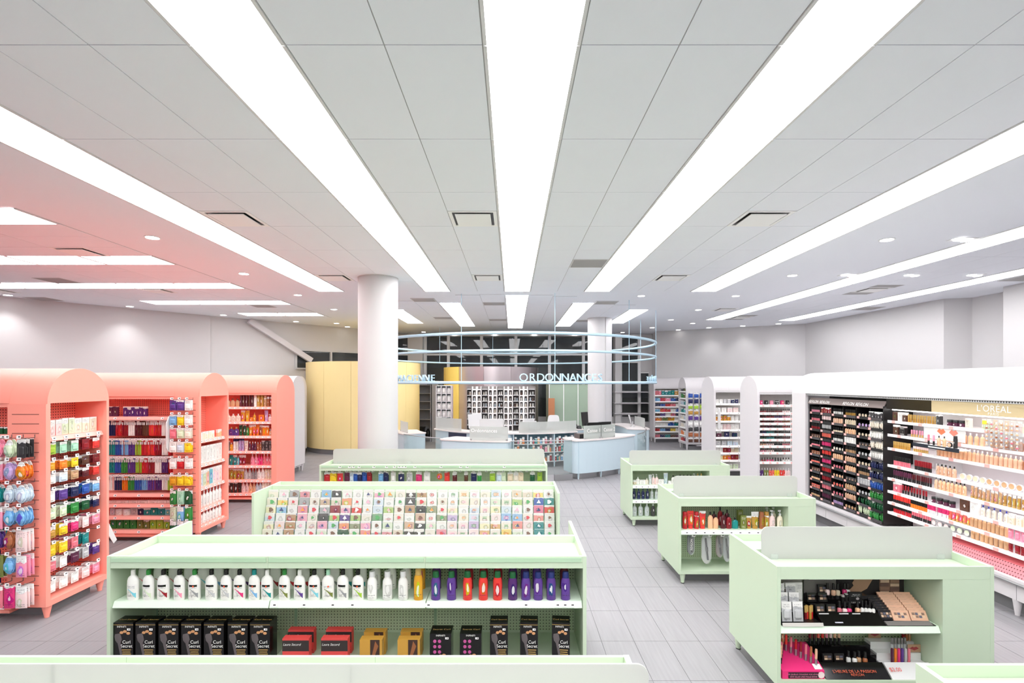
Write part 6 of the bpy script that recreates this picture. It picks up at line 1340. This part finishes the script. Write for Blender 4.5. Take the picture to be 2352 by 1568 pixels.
q1 = polar(RC, 3.75, 93); monitor('small white tablet monitor on the right counter', tuple(q1), rad(75), .28, .28, MONW, tilt=.3)
D_ = Fix('desk', 'white desk behind the cash counter with phone and black monitor', 'desk', (2.3, 15.75, 0)); D_.part('desktop', MB().box(1.98, 2.8, 15.55, 15.98, .92, .95), COUNTER); D_.part('pedestal', MB().box(2.02, 2.76, 15.58, 15.95, 0, .9199), BLUE)
monitor('tall black monitor standing on the white desk by the column', (2.28, 15.78, .9505), rad(50), .34, .42, BLACK)
f = Fix('desk_phone', 'black desk phone beside the tall black monitor', 'telephone', (2.08, 15.68, .9505)); f.part('base', MB().prism([(15.60,.9506),(15.60,.97),(15.78,1.04),(15.78,.9506)], 2.0, 2.14, 'x'), BLACK); f.part('handset', MB().tube([(2.0,15.64,1.0),(2.0,15.70,1.05),(2.0,15.77,1.07)], .022, 8), BLACK)
f = Fix('cash_drawer', 'dark cash drawer box on the curved cash counter', 'cash drawer', (1.765, 12.85, .9705)); f.part('case', MB().obox((1.765, 12.9, 1.03), (.13,.06,0), (-.05,.12,0), (0,0,.058)), mat('drawer_brown', (84,76,74), .5)); f.part('front', MB().obox((1.816, 12.778, 1.03), (.12,.055,0), (-.002,.006,0), (0,0,.05)), BLACK)
FSC = frostmat('grey_frosted_screen', (.58,.62,.59), .35, .35)
def screen(label, c, r, a0, a1, h, text=None, ta=None, size=.1, m=FSC):
    f = Fix('counter_screen', label, 'glass screen', tuple(polar(c, r, (a0+a1)/2)), 'counter screens')
    f.part('pane', MB().prism(arcpts(c, r, a0, a1, 6)+arcpts(c, r-.01, a1, a0, 6), .972, .972+h, 'z'), m)
    for a in (a0+.5, a1-.5): f.part('clip', MB().lathe([(.018, .9706), (.018, 1.0)], 8, c=tuple(polar(c, r+.0, a, 0))), STEEL)
    if text:
        for s, t, zz in text:
            p = polar(c, r+.006, t, .972+zz)-Vector(f.base); put_text(s, size, tuple(p), (math.pi/2, 0, rad(t)), f.o, WHITEINK)
screen('frosted glass screen with the words caisse one', RC, 3.86, 25.5, 33.5, .33, [('Caisse 1', 30, .16)], size=.13)
screen('frosted glass screen with the words caisse two', RC, 3.86, 33.8, 41.5, .33, [('Caisse 2', 38, .16)], size=.13)
screen('frosted screen before the large white monitor, faint white words', RC, 3.84, -17.5, -3.2, .34, [('Ordonnances', -12, .2)], size=.12, m=FROSTGREY)
screen('frosted screen on the counter end beside the white column', RC, 3.6, -70, -57, .3, m=FROSTGREY)
screen('frosted screen on the right counter by the tablet', RC, 4.0, 84, 100, .3, m=FROSTGREY)
f = Fix('office_chair', 'white office chair back showing over the inner counter', 'chair', (1.3, 15.9, 0)); f.part('backrest', MB().prism(fillet([(1.08,.95),(1.52,.95),(1.46,1.36),(1.14,1.36)], {2,3}, .08), 15.9, 15.94, 'y'), WPLAST); f.part('seat', MB().box(1.08, 1.52, 15.5, 15.9, .48, .54), WPLAST); f.part('stem', MB().tube([(1.3,15.7,.06),(1.3,15.7,.48)], .03, 8), STEEL); f.part('arm_post', MB().box(1.28, 1.32, 15.9, 15.93, .5, .96), STEEL)
for k in range(5): f.part('foot', MB().tube([(1.3,15.7,.05),(1.3+.3*math.cos(k*1.2566),15.7+.3*math.sin(k*1.2566),.03)], .02, 6), STEEL)
p_ = polar(CC, 2.55, 8, .9705)
f = Fix('label_printer', 'white rounded printer on the inner counter before the medicine towers', 'printer', tuple(p_))
f.part('base', loft(MB(), [(.30,.2,.9706,p_.x,p_.y),(.31,.21,1.0,p_.x,p_.y),(.31,.21,1.12,p_.x,p_.y),(.28,.19,1.15,p_.x,p_.y)], 24), MONW); f.part('slot_band', loft(MB(), [(.312,.212,1.04,p_.x,p_.y),(.312,.212,1.07,p_.x,p_.y)], 24), mat('slot_tan', (176,150,130), .5))
f.part('top_tray', MB().box(p_.x-.2, p_.x+.2, p_.y-.12, p_.y+.14, 1.1505, 1.27), MONW); f.part('upper_lid', MB().box(p_.x-.14, p_.x+.14, p_.y-.08, p_.y+.1, 1.2705, 1.34), MONW)
# mirrored and yellow drum behind the dispensary
MC, MR = (-.82, 20.0), 1.85
f = Fix('mirror_drum', 'round drum wall, yellow on its left and mirrored across the front', 'wall drum', (MC[0], MC[1], 0))
YD = mat('yellow_panel_deep', (236,206,110), .5)
for k in range(3): f.part('yellow_panel', drum_arc(MB(), MC, MR, rad(-118+27*k), rad(-118+26.7+27*k), .1, 2.95, n=6), YD)
for k in range(5): f.part('mirror_panel', drum_arc(MB(), MC, MR, rad(-36.8+31*k), rad(-36.8+30.8+31*k), .1, 2.95, n=8), mat('mirror', (196,184,186), .28, metal=1.))
for o in f.o.children:
    if o.name.startswith('mirror'): o.data.polygons.foreach_set('use_smooth', [True]*len(o.data.polygons)); crease(o.data)
f.part('plinth', drum_arc(MB(), MC, MR-.03, rad(-118), rad(118), 0, .1, n=24), KICK)
# medicine shelf towers in front of the mirror
MED = mat('tower_white', (232,228,226), .5); MEDG = mat('tower_grey', (128,122,120), .5)
def tower(x0, x1, y, label, holes, i):
    f = Fix('medicine_tower', label, 'shelving', ((x0+x1)/2, y, 0), 'medicine towers'); z1 = 2.24
    f.part('back', MB().box(x0, x1, y+.33, y+.35, 0, z1), MEDG)
    n = 2 if holes else 1
    for k in range(n+1):
        x = x0+(x1-x0)*k/n; w = .03 if holes else .012; f.part('post', MB().box(max(x0, x-w), min(x1, x+w), y, y+.33, 0, z1), MED if holes else MEDG)
    for r in range(11):
        z = .1+.205*r; f.part('shelf', MB().box(x0+.012, x1-.012, y+.004, y+.329, z-(.04 if holes else .018), z), MED if holes else WPLAST)
        if r < 4: continue
        for k in range(n):
            xa = x0+(x1-x0)*k/n+.035; xb = x0+(x1-x0)*(k+1)/n-.035
            for j in range(1 if holes else 2):
                xx = (xa+xb)/2 if holes else xa+(xb-xa)*(j+.5)/2
                c = ['white','ivory','silver','white','pale blue','white','brown'][(r*3+k+j*2+i) % 7]
                if r == 10: continue
                prod('carton' if (r+j+k) % 3 else 'bottle', (xx, y+.12, z+.0005), c, '%s medicine pack, %s shelf up, %s column of the %s tower' % (c, ordw(r), ordw(j if not holes else k), ordw(i)), group='medicines in the towers', name='medicine_box', cat='medicine box', w=.042, d=.042, h=.12, lab='w')
xs_ = [1072, 1083.5, 1106, 1121, 1142, 1156.5, 1178, 1192.5, 1213, 1230]
for i in range(9):
    holes = i % 2 == 1
    tower(XP(xs_[i], 17.55)+.004, XP(xs_[i+1], 17.55)-.004, 17.55, '%s tower of medicine shelves, %s from left before the mirror' % ('white pigeonhole' if holes else 'open grey', ordw(i)), holes, i)
f = Fix('prescription_rack', 'white pigeonhole rack with paper bags beside the yellow wall', 'rack', (-2.28, 17.0, 0))
for k in range(4): f.part('post', MB().box(-2.52+.165*k-.01, -2.52+.165*k+.01, 16.9, 17.2, .0, 2.27), WHITE)
for k in range(9): f.part('shelf', MB().box(-2.509, -2.036, 16.901, 17.199, .2+.343*k-.344*2 if False else .2+.2585*k-.012, .2+.2585*k), WHITE)
f.part('back', MB().box(-2.53, -2.015, 17.2, 17.215, 0, 2.28), mat('rack_back', (196,214,210), .6)); f.part('side_panel', MB().box(-2.014, -1.99, 16.9, 17.21, 0, 2.27), mat('rack_side', (176,160,158), .6))
for r in range(4):
    for k in range(3): prod('pouch', (-2.44+.165*k, 17.0, .2+.2585*(r+4)+.0005+.19), 'white', 'white prescription bag, %s column of %s row in the pigeonhole rack' % (ordw(k), ordw(3-r)), group='prescription bags', name='paper_bag', cat='bag', w=.12, h=.19, d=.08)
f = Fix('storage_cabinet', 'grey metal storage cabinet with open shelves behind the yellow drum', 'cabinet', (-3.6, 20.6, 0)); GM = mat('cabinet_grey', (172,172,176), .5)
for x in (-3.95, -3.28): f.part('side_panel', MB().box(x, x+.03, 20.4, 20.8, 0, 2.3), GM)
for z in (.15, .9, 1.3, 1.62, 1.95, 2.28): f.part('shelf', MB().box(-3.9199, -3.2801, 20.4, 20.78, z-.02, z), GM)
f.part('back', MB().box(-3.95, -3.25, 20.78, 20.8, 0, 2.3), mat('cabinet_back', (140,140,144), .6))
single('dark_bin', MB().box(-3.85, -3.55, 20.45, 20.75, .1505, .55).box(-3.87, -3.53, 20.43, 20.77, .55, .58), BLACK, 'dark bin in the bottom of the grey storage cabinet', 'bin', (-3.7, 20.6, .15)); single('dark_bag', loft(MB(), [(.08,.1,.151,-3.40,20.6),(.09,.13,.3,-3.40,20.6),(.07,.1,.42,-3.40,20.6),(.03,.03,.5,-3.40,20.6)], 12), BLACK, 'dark bag beside the bin in the storage cabinet', 'bag', (-3.4, 20.6, .15))
single('wall_pier', MB().box(-3.2, -2.95, 20.3, 21.7, 0, 2.45), mat('pier_grey', (168,168,172), .6), 'grey freestanding pier beside the storage cabinet', 'pier', (-3.08, 21, 0))
# green glass room on the right
f = Fix('glass_room', 'green tinted glass partition room before the dark windows', 'partition', (2.2, 19.6, 0)); WOODB = mat('orange_wood', (186,122,82), .5)
for k in range(3): f.part('pane', MB().box(1.45+.55*k, 1.99+.55*k, 19.5, 19.515, .05, 2.3), GREENGLASS)
for k in range(4): f.part('mullion', MB().box(1.43+.55*k-.015+.0, 1.43+.55*k+.015, 19.48, 19.53, 0, 2.35), FRAME)
f.part('top_rail', MB().box(1.4, 3.12, 19.47, 19.54, 2.3501, 2.42), FRAME); f.part('wood_post', MB().box(1.38, 1.62, 19.3, 19.34, .0, 1.78), WOODB)
f.part('inner_wall', MB().box(1.4, 3.1, 20.9, 20.95, 0, 2.3), mat('olive_wall', (150,150,130), .7))
f = Fix('consult_table', 'pale table behind the green glass partition', 'table', (2.55, 20.1, 0)); f.part('top', MB().box(2.2, 2.95, 19.9, 20.3, .92, .95), COUNTER); f.part('panel', MB().box(2.6, 2.63, 19.95, 20.25, .95, 1.35), WPLAST)
for x in (2.24, 2.9): f.part('leg', MB().box(x-.02, x+.02, 20.08, 20.12, 0, .92), STEEL)
